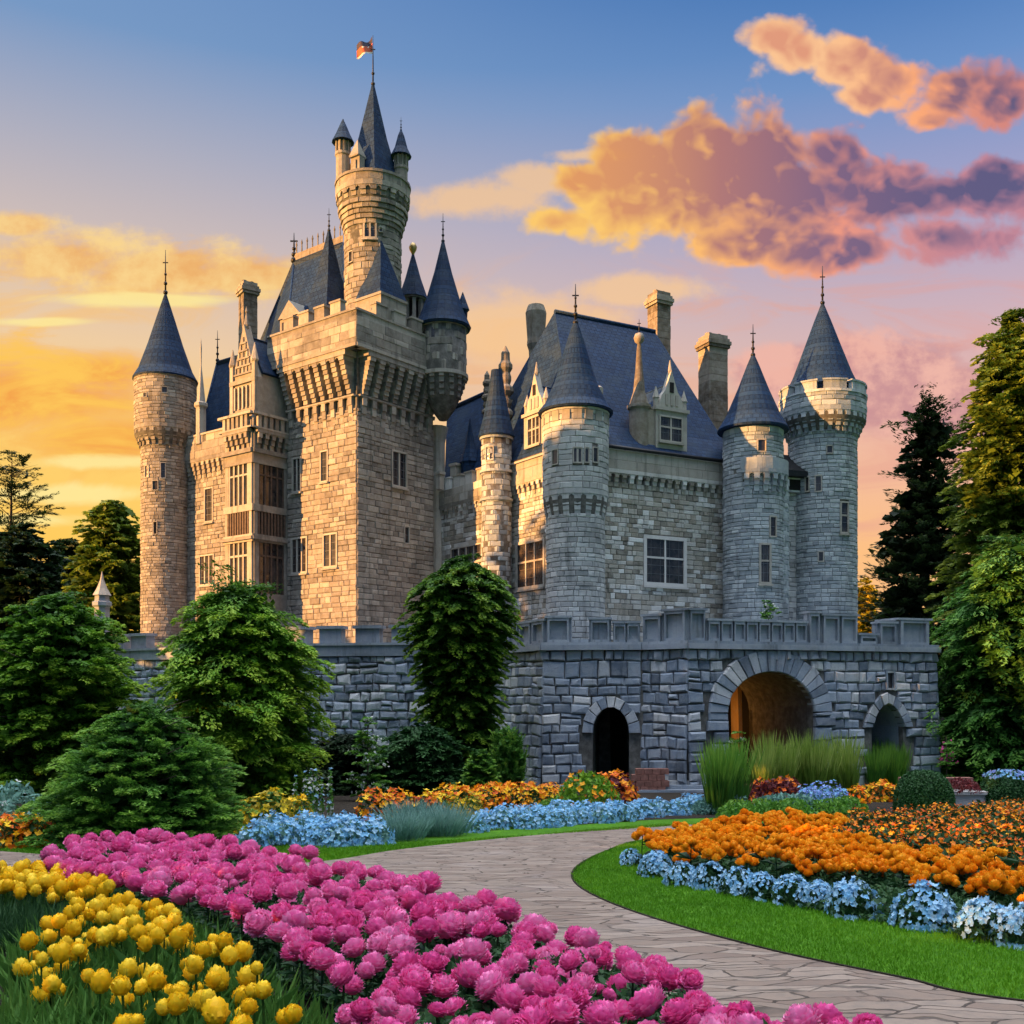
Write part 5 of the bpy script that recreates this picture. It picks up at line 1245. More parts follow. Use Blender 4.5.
# garden turret among the trees at far left
q = P2(102, 60); mb = MB(); z0 = ZH(604, 60); z0 -= .2; mb.lathe(q, [(.45, gz(60)), (.45, z0), (.58, z0 + .1), (.58, z0 + .3), (.45, z0 + .35), (.42, z0 + .7)], 8)
t = mb.build('garden_turret', 'coping', None, (q.x, q.y, gz(60))); tag(t, 'slim pale grey turret with a pointed cap among the trees at far left', 'turret')
mb = MB(); mb.lathe(q, [(.55, z0 + .7), (.32, z0 + 1.1), (.12, z0 + 1.6), (.02, z0 + 2.1)], 8); mb.build('roof', 'trim', t, (q.x, q.y, z0 + .8))

# ------------------------------------------------------------------ trees and shrubs
S_ = lambda **k: k
# left, near to far
px_plant('conical_shrub', 143, 18.6, [(852, 104), (825, 113), (795, 110), (765, 98), (740, 80), (720, 56), (706, 32), (697, 8)], 'dense fine-leaved green conical shrub behind the pink flowers', 'shrub', 'leaf_fine',
         S_(n_spray=620, n_leaf=170, L=.75, wid=.24, rise=.55, droop=.35, leaf=.068, asp=.34, shell=.45, lump=.14, seed=1, over=.05), (.07, 18, 3))
px_plant('layered_shrub', 238, 36, [(800, 60), (775, 84), (740, 92), (700, 92), (660, 84), (630, 74), (605, 56), (588, 32), (577, 6)], 'broad shrub of layered bright green sprays against the rampart', 'shrub', 'leaf_layer',
         S_(n_spray=560, n_leaf=220, L=1.9, wid=.75, rise=.05, droop=.35, leaf=.155, asp=.42, shell=.5, lump=.22, seed=2, over=.06, upn=1.3), (.13, 22, 5))
px_plant('rounded_shrub', 55, 37, [(800, 50), (770, 80), (720, 92), (680, 90), (640, 78), (610, 58), (592, 28), (584, 5)], 'large rounded dark green shrub at the left edge of the garden', 'shrub', 'leaf_bush',
         S_(n_spray=520, n_leaf=190, L=1.5, wid=.6, rise=.4, droop=.4, leaf=.15, asp=.45, shell=.5, lump=.24, seed=3, over=.07, upn=1.0), (.13, 20, 6))
px_plant('tall_bush', 462, 44, [(800, 44), (765, 47), (730, 46), (695, 48), (660, 55), (620, 64), (590, 62), (570, 46), (556, 18), (552, 3)], 'tall egg-shaped dark green bush in front of the slim turret', 'bush', 'leaf_ivy',
         S_(n_spray=620, n_leaf=150, L=1.1, wid=.45, rise=.1, droop=.45, leaf=.15, asp=.5, shell=.42, lump=.14, seed=4, over=.05, upn=1.1), (.12, 22, 7))
px_plant('columnar_shrub', 508, 40, [(790, 17), (770, 20), (750, 21), (735, 18), (728, 8)], 'upright feathery green shrub at the foot of the gatehouse corner', 'shrub', 'leaf_fine',
         S_(n_spray=170, n_leaf=60, L=.7, wid=.14, rise=2.0, droop=.05, leaf=.13, asp=.25, shell=.6, lump=.06, seed=5, over=.05), (.04, 8, 8))
px_plant('small_shrub', 481, 38, [(797, 20), (780, 24), (765, 19), (752, 8), (748, 2)], 'small bright green shrub left of the upright feathery one', 'shrub', 'leaf_fine',
         S_(n_spray=130, n_leaf=60, L=.5, wid=.2, rise=.5, droop=.2, leaf=.12, asp=.4, shell=.5, lump=.12, seed=6), (.03, 6, 8))
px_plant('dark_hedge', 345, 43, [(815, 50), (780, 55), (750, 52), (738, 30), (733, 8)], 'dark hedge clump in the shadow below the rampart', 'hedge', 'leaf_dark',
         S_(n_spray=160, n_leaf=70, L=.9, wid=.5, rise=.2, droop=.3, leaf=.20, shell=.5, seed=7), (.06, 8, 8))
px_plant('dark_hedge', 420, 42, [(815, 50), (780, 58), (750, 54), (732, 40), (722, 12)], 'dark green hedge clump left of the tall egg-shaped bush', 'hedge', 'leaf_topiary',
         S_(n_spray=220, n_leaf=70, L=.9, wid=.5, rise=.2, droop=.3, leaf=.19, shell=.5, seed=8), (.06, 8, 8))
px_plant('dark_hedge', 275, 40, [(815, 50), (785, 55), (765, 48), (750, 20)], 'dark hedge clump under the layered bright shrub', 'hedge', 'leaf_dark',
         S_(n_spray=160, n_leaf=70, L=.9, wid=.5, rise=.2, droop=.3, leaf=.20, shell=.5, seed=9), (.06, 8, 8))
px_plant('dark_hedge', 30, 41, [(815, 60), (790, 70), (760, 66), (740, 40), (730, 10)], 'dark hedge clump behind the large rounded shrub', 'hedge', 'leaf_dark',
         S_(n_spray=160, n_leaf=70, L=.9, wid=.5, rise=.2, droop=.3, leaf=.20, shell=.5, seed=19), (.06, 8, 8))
# trees left
px_plant('umbrella_pine', 12, 92, [(540, 6), (522, 30), (512, 52), (500, 50), (488, 42), (470, 38), (456, 26), (449, 6)], 'open-branched dark pine against the orange sky at far left', 'tree', 'leaf_pine',
         S_(n_spray=210, n_leaf=60, L=1.9, wid=.7, rise=.35, droop=.15, leaf=.30, asp=.28, shell=.75, lump=.22, seed=11, over=.1, upn=1.4), (.32, 34, 9, .97, .45), core=0, dens=.8)
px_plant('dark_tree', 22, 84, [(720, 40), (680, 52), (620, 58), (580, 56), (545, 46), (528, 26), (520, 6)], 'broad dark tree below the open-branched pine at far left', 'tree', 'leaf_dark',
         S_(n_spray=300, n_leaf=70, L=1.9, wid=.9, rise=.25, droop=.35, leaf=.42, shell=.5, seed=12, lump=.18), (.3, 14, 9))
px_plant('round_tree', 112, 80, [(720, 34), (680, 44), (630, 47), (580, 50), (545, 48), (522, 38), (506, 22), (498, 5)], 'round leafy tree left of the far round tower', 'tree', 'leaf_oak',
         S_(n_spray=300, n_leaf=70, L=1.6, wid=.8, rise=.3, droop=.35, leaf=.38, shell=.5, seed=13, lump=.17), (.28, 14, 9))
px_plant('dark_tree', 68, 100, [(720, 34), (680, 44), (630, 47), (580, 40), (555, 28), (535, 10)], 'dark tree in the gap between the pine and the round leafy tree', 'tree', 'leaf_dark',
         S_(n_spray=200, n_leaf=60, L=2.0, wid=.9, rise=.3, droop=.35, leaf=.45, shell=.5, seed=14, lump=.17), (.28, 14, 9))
# trees right
px_plant('tall_tree', 1012, 60, [(720, 40), (640, 62), (560, 70), (500, 70), (450, 66), (410, 58), (370, 48), (340, 36), (318, 16), (308, 4)], 'tallest leafy tree with yellow-green foliage at the right edge', 'tree', 'leaf_oak',
         S_(n_spray=680, n_leaf=110, L=1.9, wid=.75, rise=.2, droop=.4, leaf=.27, shell=.5, seed=15, lump=.26, over=.08), (.3, 26, 10))
px_plant('fir_tree', 1008, 50, [(775, 70), (740, 84), (700, 86), (660, 84), (620, 74), (590, 60), (565, 46), (545, 34), (535, 8)], 'layered green fir in front of the tallest tree at right', 'tree', 'leaf_cedar',
         S_(n_spray=560, n_leaf=120, L=2.3, wid=.7, rise=.0, droop=.4, leaf=.23, asp=.36, shell=.5, seed=16, lump=.24, over=.07, upn=1.3), (.25, 26, 11))
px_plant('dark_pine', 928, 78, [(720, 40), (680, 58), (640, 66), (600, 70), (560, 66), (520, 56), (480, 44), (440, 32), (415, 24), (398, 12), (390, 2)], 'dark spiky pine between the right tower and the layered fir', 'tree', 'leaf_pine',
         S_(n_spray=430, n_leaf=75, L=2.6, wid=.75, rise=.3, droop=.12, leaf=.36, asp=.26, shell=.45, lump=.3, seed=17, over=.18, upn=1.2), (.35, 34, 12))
px_plant('distant_tree', 866, 115, [(700, 20), (650, 26), (610, 24), (585, 14), (575, 2)], 'small sunlit tree glimpsed just right of the tall tower', 'tree', 'leaf_gold',
         S_(n_spray=90, n_leaf=50, L=1.6, wid=.8, rise=.3, droop=.3, leaf=.5, shell=.6, seed=18, lump=.2), (.25, 10, 12))
px_plant('dark_bush', 955, 55, [(785, 24), (760, 36), (735, 36), (715, 22), (708, 5)], 'dark bush in the shade right of the gatehouse', 'bush', 'leaf_dark',
         S_(n_spray=160, n_leaf=60, L=1.0, wid=.5, rise=.3, droop=.3, leaf=.24, shell=.5, seed=20), (.08, 8, 8))
# trees added out of view at left to shade the garden and right towers
belt = plant('shade_tree', (-27, 7, gz(7)), [(0.4, 1.4), (2, 3.0), (4.5, 3.6), (7, 3.1), (9, 1.9), (10.2, .3)], 'broad leafy tree added out of view at left to shade the garden and castle', 'tree', 'leaf_bush',
             S_(n_spray=260, n_leaf=60, L=1.3, wid=.7, rise=.25, droop=.35, leaf=.32, shell=.5, seed=21), (.22, 14, 13), 'added shade trees out of view at left', .8)
for k, (x, y, s, rz) in enumerate(((-26, -14, 1.2, 5.0), (-25, -8, 1.2, 1.0), (-27, -3, 1.15, 2.2), (-26, 2, 1.2, .5), (-28, 12, 1.25, 1.0), (-29, 17, 1.2, 3.3), (-30, 22, 1.3, 3.0), (-31, 27, 1.25, 4.0), (-33, 32, 1.3, 4.1), (-34, 37, 1.25, .4), (-37, 42, 1.25, 5.4), (-40, 47, 1.3, 2.4), (-43, 52, 1.25, 1.4), (-47, 57, 1.3, .1), (-36, 33, 2.6, 2.0), (-43, 33, 2.5, 3.6))):  # the tallest are placed and sized to shade hall and right towers
    t = belt.copy(); COL.objects.link(t); t.location = (x, y, gz(y)); t.scale = (s, s, s); t.rotation_euler = (0, 0, rz)
    for ch in belt.children:
        c = ch.copy(); COL.objects.link(c); c.parent = t
# far woods that read as one dark mass
cs = []
for k in range(120):
    x = -190 + 380 * (k + R.random()) / 120; y = R.uniform(125, 175); h = R.uniform(6, 13)
    c, a, b = crown_leaves([(.3, 2.2), (h * .4, 3.6), (h * .75, 2.6), (h, .3)], 34, 30, 2.2, 1.2, .3, .3, 1.1, .6, .5, seed=200 + k)
    cs.append((c + np.array([x, y, -3.52]), a, b))
w = link('woods', leaf_mesh('woods', *[np.concatenate([q[i] for q in cs]) for i in range(3)], 'leaf_dark')); tag(w, 'far belt of dark woodland behind the castle', None, None, 'stuff')

# ------------------------------------------------------------------ grass blades on the lawns by the path
def in_poly(pts, poly):
    x, y = pts[:, 0], pts[:, 1]; r = np.zeros(len(pts), bool); n = len(poly); j = n - 1
    for i in range(n):
        xi, yi = poly[i][0], poly[i][1]; xj, yj = poly[j][0], poly[j][1]
        if yi != yj: r ^= ((yi > y) != (yj > y)) & (x < (xj - xi) * (y - yi) / (yj - yi) + xi)
        j = i
    return r
def scatter(poly, n, seed):
    r = np.random.default_rng(seed); P = np.array([[p[0], p[1]] for p in poly]); lo, hi = P.min(0), P.max(0); out = []
    tot = 0
    while tot < n:
        q = r.uniform(lo, hi, (n, 2)); q = q[in_poly(q, poly)]
        if len(q) == 0: break
        out.append(q); tot += len(q)
    return np.concatenate(out)[:n] if out else np.zeros((0, 2))
GZ = lambda y: np.where(y < 0, 0, np.where(y < 55, -0.064 * y, -3.52))
def blades(name, poly, n, h, w, mat, seed, label, lean=.35, bw=1.0):
    q = scatter(poly, n, seed); r = np.random.default_rng(seed + 1); N = len(q)
    hh = h * r.uniform(.5, 1.3, N)
    d = np.stack([r.normal(0, lean, N), r.normal(0, lean, N), np.ones(N)], 1); d = nrm(d)
    a = d * (hh / 2)[:, None]; c = np.stack([q[:, 0], q[:, 1], GZ(q[:, 1])], 1) + a
    th = r.uniform(0, 6.28, N); b = np.stack([np.cos(th), np.sin(th), np.zeros(N)], 1) * (w * r.uniform(.6, 1.3, N))[:, None]
    o = link(name, leaf_mesh(name, c, a, b, mat)); tag(o, label, None, None, 'stuff'); return o
lawn_r = list(inner[:-2]) + [Vector((8.2, 7.0)), Vector((6.6, 9.0))] + [b_orange[i] for i in (5, 4, 3, 2, 1, 0)]
blades('grass', lawn_r, 95000, .045, .005, 'grass', 31, 'short mown grass on the curving lawn edge right of the path')
mb = border(inner[:-2], .014, 'lawn_edge', 'soil', .022); o = mb.build('lawn_edge', 'soil'); tag(o, 'dark cut soil edge between lawn and path', None, None, 'structure')
lawn_l = [p for p in outer if -9 < p[0] < 4.6] + [G(640, 818), G(560, 826), G(470, 832), G(380, 842), G(300, 851), G(235, 852), G(200, 858)]
blades('grass', lawn_l, 60000, .05, .009, 'grass', 32, 'short mown grass in the strip along the far side of the path')
lawn_n = [Vector((-9, 12.5)), G(-40, 905), Vector((-6, 5.5)), Vector((-2.5, 3.6)), Vector((-3, 2.5)), Vector((-9, 2.5)), Vector((-14, 9))]
blades('grass', lawn_n, 60000, .06, .006, 'grass', 33, 'grass around the yellow flowers in the front corner')

# ------------------------------------------------------------------ flowers
def petal_ball(rings, r, cup, flat=1.0, mat='petal_pink', ruffle=.12, seed=0, width=1.25, nr=3, nc=3):
    """a bloom of overlapping cupped petals; rings is (polar angle, petals, length, tilt)"""
    rr = random.Random(seed); mb = MB(); tv = []
    for (pa, n, ln, tilt) in rings:
        off = rr.uniform(0, 6.28)
        for k in range(n):
            th = off + 6.283 * (k + rr.uniform(-.2, .2)) / n; p = pa + rr.uniform(-.08, .08); l = ln * r * rr.uniform(.85, 1.15)
            er = Vector((math.sin(p) * math.cos(th), math.sin(p) * math.sin(th), math.cos(p)))
            et = Vector((math.cos(p) * math.cos(th), math.cos(p) * math.sin(th), -math.sin(p))); ef = er.cross(et)
            up = (-et + er * tilt).normalized()                     # petals point to the crown of the bloom
            base = er * r * .86 - up * l * .45; wd = l * width * .5
            vs = []
            for i in range(nr):
                t = i / (nr - 1); wi = wd * (.45 + 2.0 * t - 1.75 * t * t)
                for jj in range(nc):
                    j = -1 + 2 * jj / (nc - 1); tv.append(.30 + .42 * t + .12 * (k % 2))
                    v = base + up * l * t + ef * wi * j + er * (r * cup * (t ** 1.5) - abs(j) ** 1.6 * r * .10 * (1 + 2 * (nc > 3)) + rr.uniform(-1, 1) * ruffle * r * t)
                    if i == nr - 1: v -= up * l * .14 * abs(j)
                    vs.append((v.x, v.y, v.z * flat))
            mb.add(vs, [(i * nc + j, i * nc + j + 1, (i + 1) * nc + j + 1, (i + 1) * nc + j) for i in range(nr - 1) for j in range(nc - 1)], 0, True)
    mb.lathe((0, 0), [(.02, -r * .8 * flat), (r * .6, -r * .55 * flat), (r * .84, 0), (r * .62, r * .58 * flat), (.02, r * .85 * flat)], 10, 0, smooth=True)
    me = bpy.data.meshes.new('bloom'); me.from_pydata(mb.v, [], mb.f); me.polygons.foreach_set('use_smooth', mb.sm); me.materials.append(MATS[mat])
    tv += [.35] * (len(mb.v) - len(tv)); me.attributes.new('tip', 'FLOAT', 'POINT').data.foreach_set('value', tv); me.update(); return me
PIKE = [(.1, 4, .34, .6), (.32, 8, .36, .55), (.55, 12, .38, .5), (.78, 16, .40, .45), (1.02, 18, .42, .42), (1.28, 19, .42, .4), (1.55, 18, .42, .36), (1.85, 15, .42, .3), (2.15, 10, .4, .25)]
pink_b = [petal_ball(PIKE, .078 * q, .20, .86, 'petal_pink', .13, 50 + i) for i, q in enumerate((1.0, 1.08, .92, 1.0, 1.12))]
YEL = [(.18, 3, .8, .3), (.5, 5, 1.0, .25), (.85, 6, 1.05, .2), (1.2, 7, 1.1, .16), (1.6, 7, 1.1, .12), (2.0, 6, .9, .08)]
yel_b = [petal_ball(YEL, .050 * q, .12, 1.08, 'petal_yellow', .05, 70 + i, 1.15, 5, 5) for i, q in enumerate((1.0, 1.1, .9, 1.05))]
ORGX = [(.1, 4, .32, .5), (.35, 9, .34, .5), (.6, 14, .36, .45), (.85, 18, .36, .4), (1.1, 21, .36, .35), (1.35, 22, .36, .3), (1.62, 20, .36, .25)]
ORG = [(.15, 3, .6, .5), (.55, 7, .62, .42), (.95, 9, .66, .35), (1.35, 10, .66, .3), (1.75, 8, .6, .25)]
def cluster(seed, n, rad):
    r = random.Random(seed); V, Fc, TV = [], [], []
    for k in range(n):
        me = petal_ball(ORG, r.uniform(.045, .066), .16, .85, 'petal_orange', .12, seed * 31 + k, 1.2)
        th = 2.4 * k; q = rad * math.sqrt(k / max(1, n - 1)); o = Vector((q * math.cos(th), q * math.sin(th), .09 * (1 - (q / rad) ** 2) - .03 + r.uniform(-.012, .012)))
        TV += [q_.value for q_ in me.attributes['tip'].data]; k0 = len(V); V += [tuple(Vector(v.co) + o) for v in me.vertices]; Fc += [[k0 + i for i in p.vertices] for p in me.polygons]
        bpy.data.meshes.remove(me)
    me = bpy.data.meshes.new('bloom'); me.from_pydata(V, [], Fc); me.polygons.foreach_set('use_smooth', [True] * len(Fc)); me.materials.append(MATS['petal_orange']); me.attributes.new('tip', 'FLOAT', 'POINT').data.foreach_set('value', TV); me.update(); return me
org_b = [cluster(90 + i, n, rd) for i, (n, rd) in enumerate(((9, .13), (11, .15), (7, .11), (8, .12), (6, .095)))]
def stem_mesh(h, nleaf, leaf, mat, seed, strap=False):
    r = np.random.default_rng(seed); mb = MB()
    mb.tube([(0, 0, -.02), (.01, .005, h * .5), (0, 0, h)], [.008, .006, .005], 5)
    for k in range(nleaf):
        th = r.uniform(0, 6.28); z = h * r.uniform(.0, .8) if not strap else 0
        o = Vector((math.cos(th), math.sin(th), 0)); s = Vector((-o.y, o.x, 0)); l = leaf * r.uniform(.7, 1.2); w = l * (.10 if strap else .26)
        p0 = Vector((0, 0, z)); up = Vector((0, 0, 1))
        m = p0 + o * l * (.25 if strap else .5) + up * l * (.7 if strap else .25); t = p0 + o * l * (.6 if strap else 1.0) + up * l * (.95 if strap else .15)
        mb.add([p0 - s * w * .2, p0 + s * w * .2, m + s * w, t, m - s * w], [(0, 1, 2, 3, 4)], 0, False)
    me = bpy.data.meshes.new('stem'); me.from_pydata(mb.v, [], mb.f); me.materials.append(MATS[mat]); me.update(); return me
def spaced(poly, dmin, nmax, seed, tries=9000):
    q = scatter(poly, tries, seed); keep = []
    cell = {}
    for p in q:
        d = dmin(p[1]) if callable(dmin) else dmin
        k = (int(p[0] / .5), int(p[1] / .5)); ok = True
        for i in (-1, 0, 1):
            for j in (-1, 0, 1):
                for o in cell.get((k[0] + i, k[1] + j), ()):
                    if (o[0] - p[0]) ** 2 + (o[1] - p[1]) ** 2 < d * d: ok = False; break
        if ok:
            keep.append(p); cell.setdefault(k, []).append(p)
            if len(keep) >= nmax: break
    return keep
def flowers(name, pts, stems, blooms, hfun, sc_fun, label, cat, group, seed, tilt=.35):
    r = random.Random(seed); out = []
    for p in pts:
        x, y = float(p[0]), float(p[1]); h = hfun(x, y, r); i = r.randrange(len(stems)); h0 = stems[i][1]
        o = bpy.data.objects.new(name, stems[i][0]); COL.objects.link(o); o.location = (x, y, gz(y)); o.rotation_euler = (0, 0, r.uniform(0, 6.28)); s = h / h0; o.scale = (s, s, s)
        b = bpy.data.objects.new('bloom', r.choice(blooms)); COL.objects.link(b); b.parent = o; b.location = (0, 0, h0)
        k = sc_fun(x, y, r) / s; b.scale = (k, k, k * r.uniform(.88, 1.1)); b.rotation_euler = (r.gauss(0, tilt) + .15, r.gauss(0, tilt), r.uniform(0, 6.28))
        tag(o, label, cat, group); out.append(o)
    return out
# pink bed
pink_poly = [GH(46, 856, .42), GH(95, 837, .42), GH(200, 838, .42), GH(310, 857, .42), GH(430, 884, .42), GH(500, 905, .42), GH(575, 932, .42), GH(690, 975, .42), GH(770, 1005, .42), GH(880, 1035, .42), Vector((1.35, 3.7)), Vector((-.6, 3.9)), GH(372, 1030, .42), GH(335, 975, .42), GH(270, 925, .42), GH(190, 898, .42), GH(110, 880, .42), GH(50, 868, .42)]
pts = spaced(pink_poly, lambda y: .098 + .0104 * y, 520, 41, 22000); pts.sort(key=lambda p: p[1])
print('pink', len(pts))
stems = [(stem_mesh(.42, 5, .12, 'leaf_bed', 60 + i), .42) for i in range(3)]
pink_s = lambda x, y, r: (.58 + .060 * y) * (r.uniform(.75, 1.2) if r.random() > .12 else r.uniform(.4, .6))
flowers('pink_flower', pts[:298], stems, pink_b, lambda x, y, r: .40 + r.uniform(-.10, .08), pink_s, 'round ruffled pink flower in the wide pink bed beside the path', 'flower', 'pink flowers in the front bed', 42)
if len(pts) > 298:                                                     # the farthest rest of the bed, as one mass
    bmx = bmesh.new(); r = random.Random(5)
    from mathutils import Matrix, Euler
    for p in pts[298:]:
        k = pink_s(p[0], p[1], r); me = r.choice(pink_b)
        n0 = len(bmx.verts); bmx.from_mesh(me); bmx.verts.ensure_lookup_table()
        M4 = Matrix.Translation((p[0], p[1], gz(p[1]) + .40 + r.uniform(-.1, .08))) @ Euler((r.gauss(0, .35), r.gauss(0, .35), r.uniform(0, 6.28))).to_matrix().to_4x4() @ Matrix.Scale(k, 4)
        for i in range(n0, len(bmx.verts)): bmx.verts[i].co = M4 @ bmx.verts[i].co
    me = bpy.data.meshes.new('pink_flowers'); bmx.to_mesh(me); bmx.free(); me.materials.append(MATS['petal_pink'])
    tag(link('pink_flowers', me), 'farthest pink flowers of the bed, run together along its back edge', None, None, 'stuff')
def mound(name, poly, n, hmax, leaf, mat, seed, label):
    q = scatter(poly, n, seed); r = np.random.default_rng(seed + 5); N = len(q)
    ed = np.full(N, 9.0); m = len(poly)
    for i in range(m):
        a = np.array(poly[i][:2]); b = np.array(poly[(i + 1) % m][:2]); ab = b - a; t = np.clip(((q - a) @ ab) / max(1e-9, ab @ ab), 0, 1)
        ed = np.minimum(ed, np.linalg.norm(q - (a + t[:, None] * ab), axis=1))
    top = hmax * np.clip(ed / .3, .15, 1) ** .6
    z = top * r.random(N) ** .45
    la = nrm(r.normal(0, 1, (N, 3)) + np.array([0, 0, .15])); nv = nrm(r.normal(0, .5, (N, 3)) + np.array([0, 0, 1.0])); lb = nrm(np.cross(la, nv))
    sz = leaf * r.uniform(.6, 1.3, N)[:, None]
    c = np.stack([q[:, 0], q[:, 1], GZ(q[:, 1]) + z], 1)
    o = link(name, leaf_mesh(name, c, la * sz * .5, lb * sz * .24, mat)); tag(o, label, None, None, 'stuff'); return o
mp = [GH(40, 860, .2), GH(95, 845, .3), GH(200, 846, .3), GH(310, 865, .3), GH(430, 892, .3), GH(575, 940, .3), GH(690, 985, .3), GH(880, 1045, .3), Vector((1.6, 3.5)), Vector((-.9, 3.4)), G(372, 1040), G(318, 1010), G(240, 975), G(180, 945), G(110, 915), G(60, 890)]
mound('flower_bed_leaves', mp, 60000, .36, .075, 'leaf_bed', 43, 'dark green leaves below the pink flowers')
# yellow bed
yp = [GH(18, 950, .36), GH(60, 915, .36), GH(105, 893, .36), GH(150, 905, .36), GH(205, 925, .36), GH(235, 955, .36), GH(262, 985, .36), GH(330, 1012, .36), GH(330, 1035, .36), GH(150, 1040, .36), GH(112, 1005, .36), GH(50, 985, .36)]
pts = spaced(yp, .088, 150, 44, 12000); print('yellow', len(pts))
ystem = [(stem_mesh(.36, 7, .26, 'leaf_tulip', 80 + i, True), .36) for i in range(3)]
flowers('yellow_flower', pts, ystem, yel_b, lambda x, y, r: .36 + r.uniform(-.15, .11), lambda x, y, r: (.68 + .052 * y) * r.uniform(.7, 1.2), 'globe-shaped yellow flower on a straight stem in the front left corner', 'flower', 'yellow flowers in the front corner', 45, .25)
yp2 = [GH(-60, 872, .34), GH(20, 871, .34), GH(75, 876, .34), GH(108, 888, .34), GH(90, 898, .34), GH(40, 893, .34), GH(-60, 893, .34)]
pts = spaced(yp2, .12, 110, 46, 9000); print('yellow2', len(pts))
flowers('yellow_flower', pts, ystem, yel_b, lambda x, y, r: .34 + r.uniform(-.06, .06), lambda x, y, r: (.72 + .055 * y) * r.uniform(.8, 1.15), 'small yellow flower in the low strip behind the front corner clump', 'flower', 'yellow flowers in the back strip', 47, .25)
def strap_mound(name, poly, n, h, w, mat, seed, label): return blades(name, poly, n, h, w, mat, seed, label, .45)
strap_mound('flower_leaves', [GH(0, 965, .15), GH(90, 905, .15), GH(210, 935, .15), GH(260, 990, .15), GH(335, 1025, .15), Vector((-1.0, 3.8)), Vector((-2.6, 4.2)), GH(20, 1000, .1)], 9000, .30, .015, 'leaf_tulip', 48, 'strap leaves below the yellow flowers')
strap_mound('flower_leaves', [GH(-60, 880, .15), GH(70, 882, .15), GH(112, 895, .15), GH(100, 925, .1), GH(50, 945, .1), GH(-60, 945, .1)], 14000, .30, .009, 'leaf_bed', 49, 'fine green stems below the back strip of yellow flowers')
# orange mounds
op = [GH(640, 838, .42), GH(665, 829, .42), GH(720, 819, .42), GH(790, 815, .42), GH(850, 817, .42), GH(830, 835, .42), GH(870, 846, .42), GH(950, 851, .42), GH(1040, 862, .42), GH(1040, 886, .42), GH(960, 872, .42), GH(870, 865, .42), GH(780, 860, .42), GH(700, 852, .42), GH(657, 843, .42)]
pts = spaced(op, lambda y: .14 + .0095 * y, 260, 51, 12000); print('orange', len(pts))
ostem = [(stem_mesh(.36, 8, .18, 'leaf_bed', 95 + i), .36) for i in range(3)]
flowers('orange_flower', pts, ostem, org_b, lambda x, y, r: .37 + r.uniform(-.10, .11), lambda x, y, r: (.80 + .012 * y) * r.uniform(.65, 1.25), 'domed bright orange flower head in the sweeping bed right of the path', 'flower', 'orange flowers in the right bed', 52, .18)
mound('flower_bed_leaves', op + [], 26000, .33, .10, 'leaf_bed', 53, 'green leaves below the orange flowers')
def blossom_mesh(name, rx, rz, nb, ps, petals, mats, nleaf, leaf, seed, clus=0, spread=1.0, lift=0.0):
    """a small flowering plant: leaves through a dome and blossoms scattered on it"""
    r = np.random.default_rng(seed); C, A, B, M = [], [], [], []
    th = r.uniform(0, 6.28, nleaf); rad = rx * np.sqrt(r.random(nleaf)); z = rz * np.sqrt(np.maximum(0, 1 - (rad / rx) ** 2)) * r.random(nleaf) ** .4
    c = np.stack([rad * np.cos(th), rad * np.sin(th), z], 1); la = nrm(r.normal(0, 1, (nleaf, 3)) + [0, 0, .5]); lb = nrm(np.cross(la, nrm(r.normal(0, 1, (nleaf, 3)) + [0, 0, .8])))
    sz = leaf * r.uniform(.6, 1.3, nleaf)[:, None]; C.append(c); A.append(la * sz * .5); B.append(lb * sz * .2); M.append(np.zeros(nleaf))
    if nb:
        if clus:
            kc = r.integers(0, clus, nb); t0 = r.uniform(0, 6.28, clus); p0 = np.arccos(1 - r.random(clus) * spread)
            th = t0[kc] + r.normal(0, .22, nb); ph = p0[kc] + r.normal(0, .17, nb)
        else: th = r.uniform(0, 6.28, nb); ph = np.arccos(1 - r.random(nb) * spread)
        k = r.uniform(.92, 1.08, nb) + lift * r.random(nb)
        n = np.stack([np.sin(ph) * np.cos(th), np.sin(ph) * np.sin(th), np.cos(ph)], 1)
        c = n * np.array([rx, rx, rz]) * k[:, None]; c[:, 2] = np.maximum(c[:, 2], rz * .12)
        n = nrm(n + r.normal(0, .35, n.shape)); t1 = nrm(np.cross(n, r.normal(0, 1, n.shape))); t2 = np.cross(n, t1)
        s = ps * r.uniform(.75, 1.25, nb)[:, None]; mi = 1 + r.integers(0, len(mats) - 1, nb)
        for q in range(petals):
            a = 6.283 * q / petals; d = t1 * math.cos(a) + t2 * math.sin(a); e = -t1 * math.sin(a) + t2 * math.cos(a)
            C.append(c + d * s * .5 + n * s * .08); A.append((d + n * .35) * s * .5); B.append(e * s * .42); M.append(mi)
    return leaf_mesh(name, np.concatenate(C), np.concatenate(A), np.concatenate(B), mats, np.concatenate(M))
def put(name, mesh, x, y, s=1.0, label=None, cat=None, group=None, rz=None, sz=1.0):
    o = bpy.data.objects.new(name, mesh); COL.objects.link(o); o.location = (x, y, gz(y)); o.scale = (s, s, s * sz); o.rotation_euler = (0, 0, R.uniform(0, 6.28) if rz is None else rz)
    return tag(o, label, cat, group)
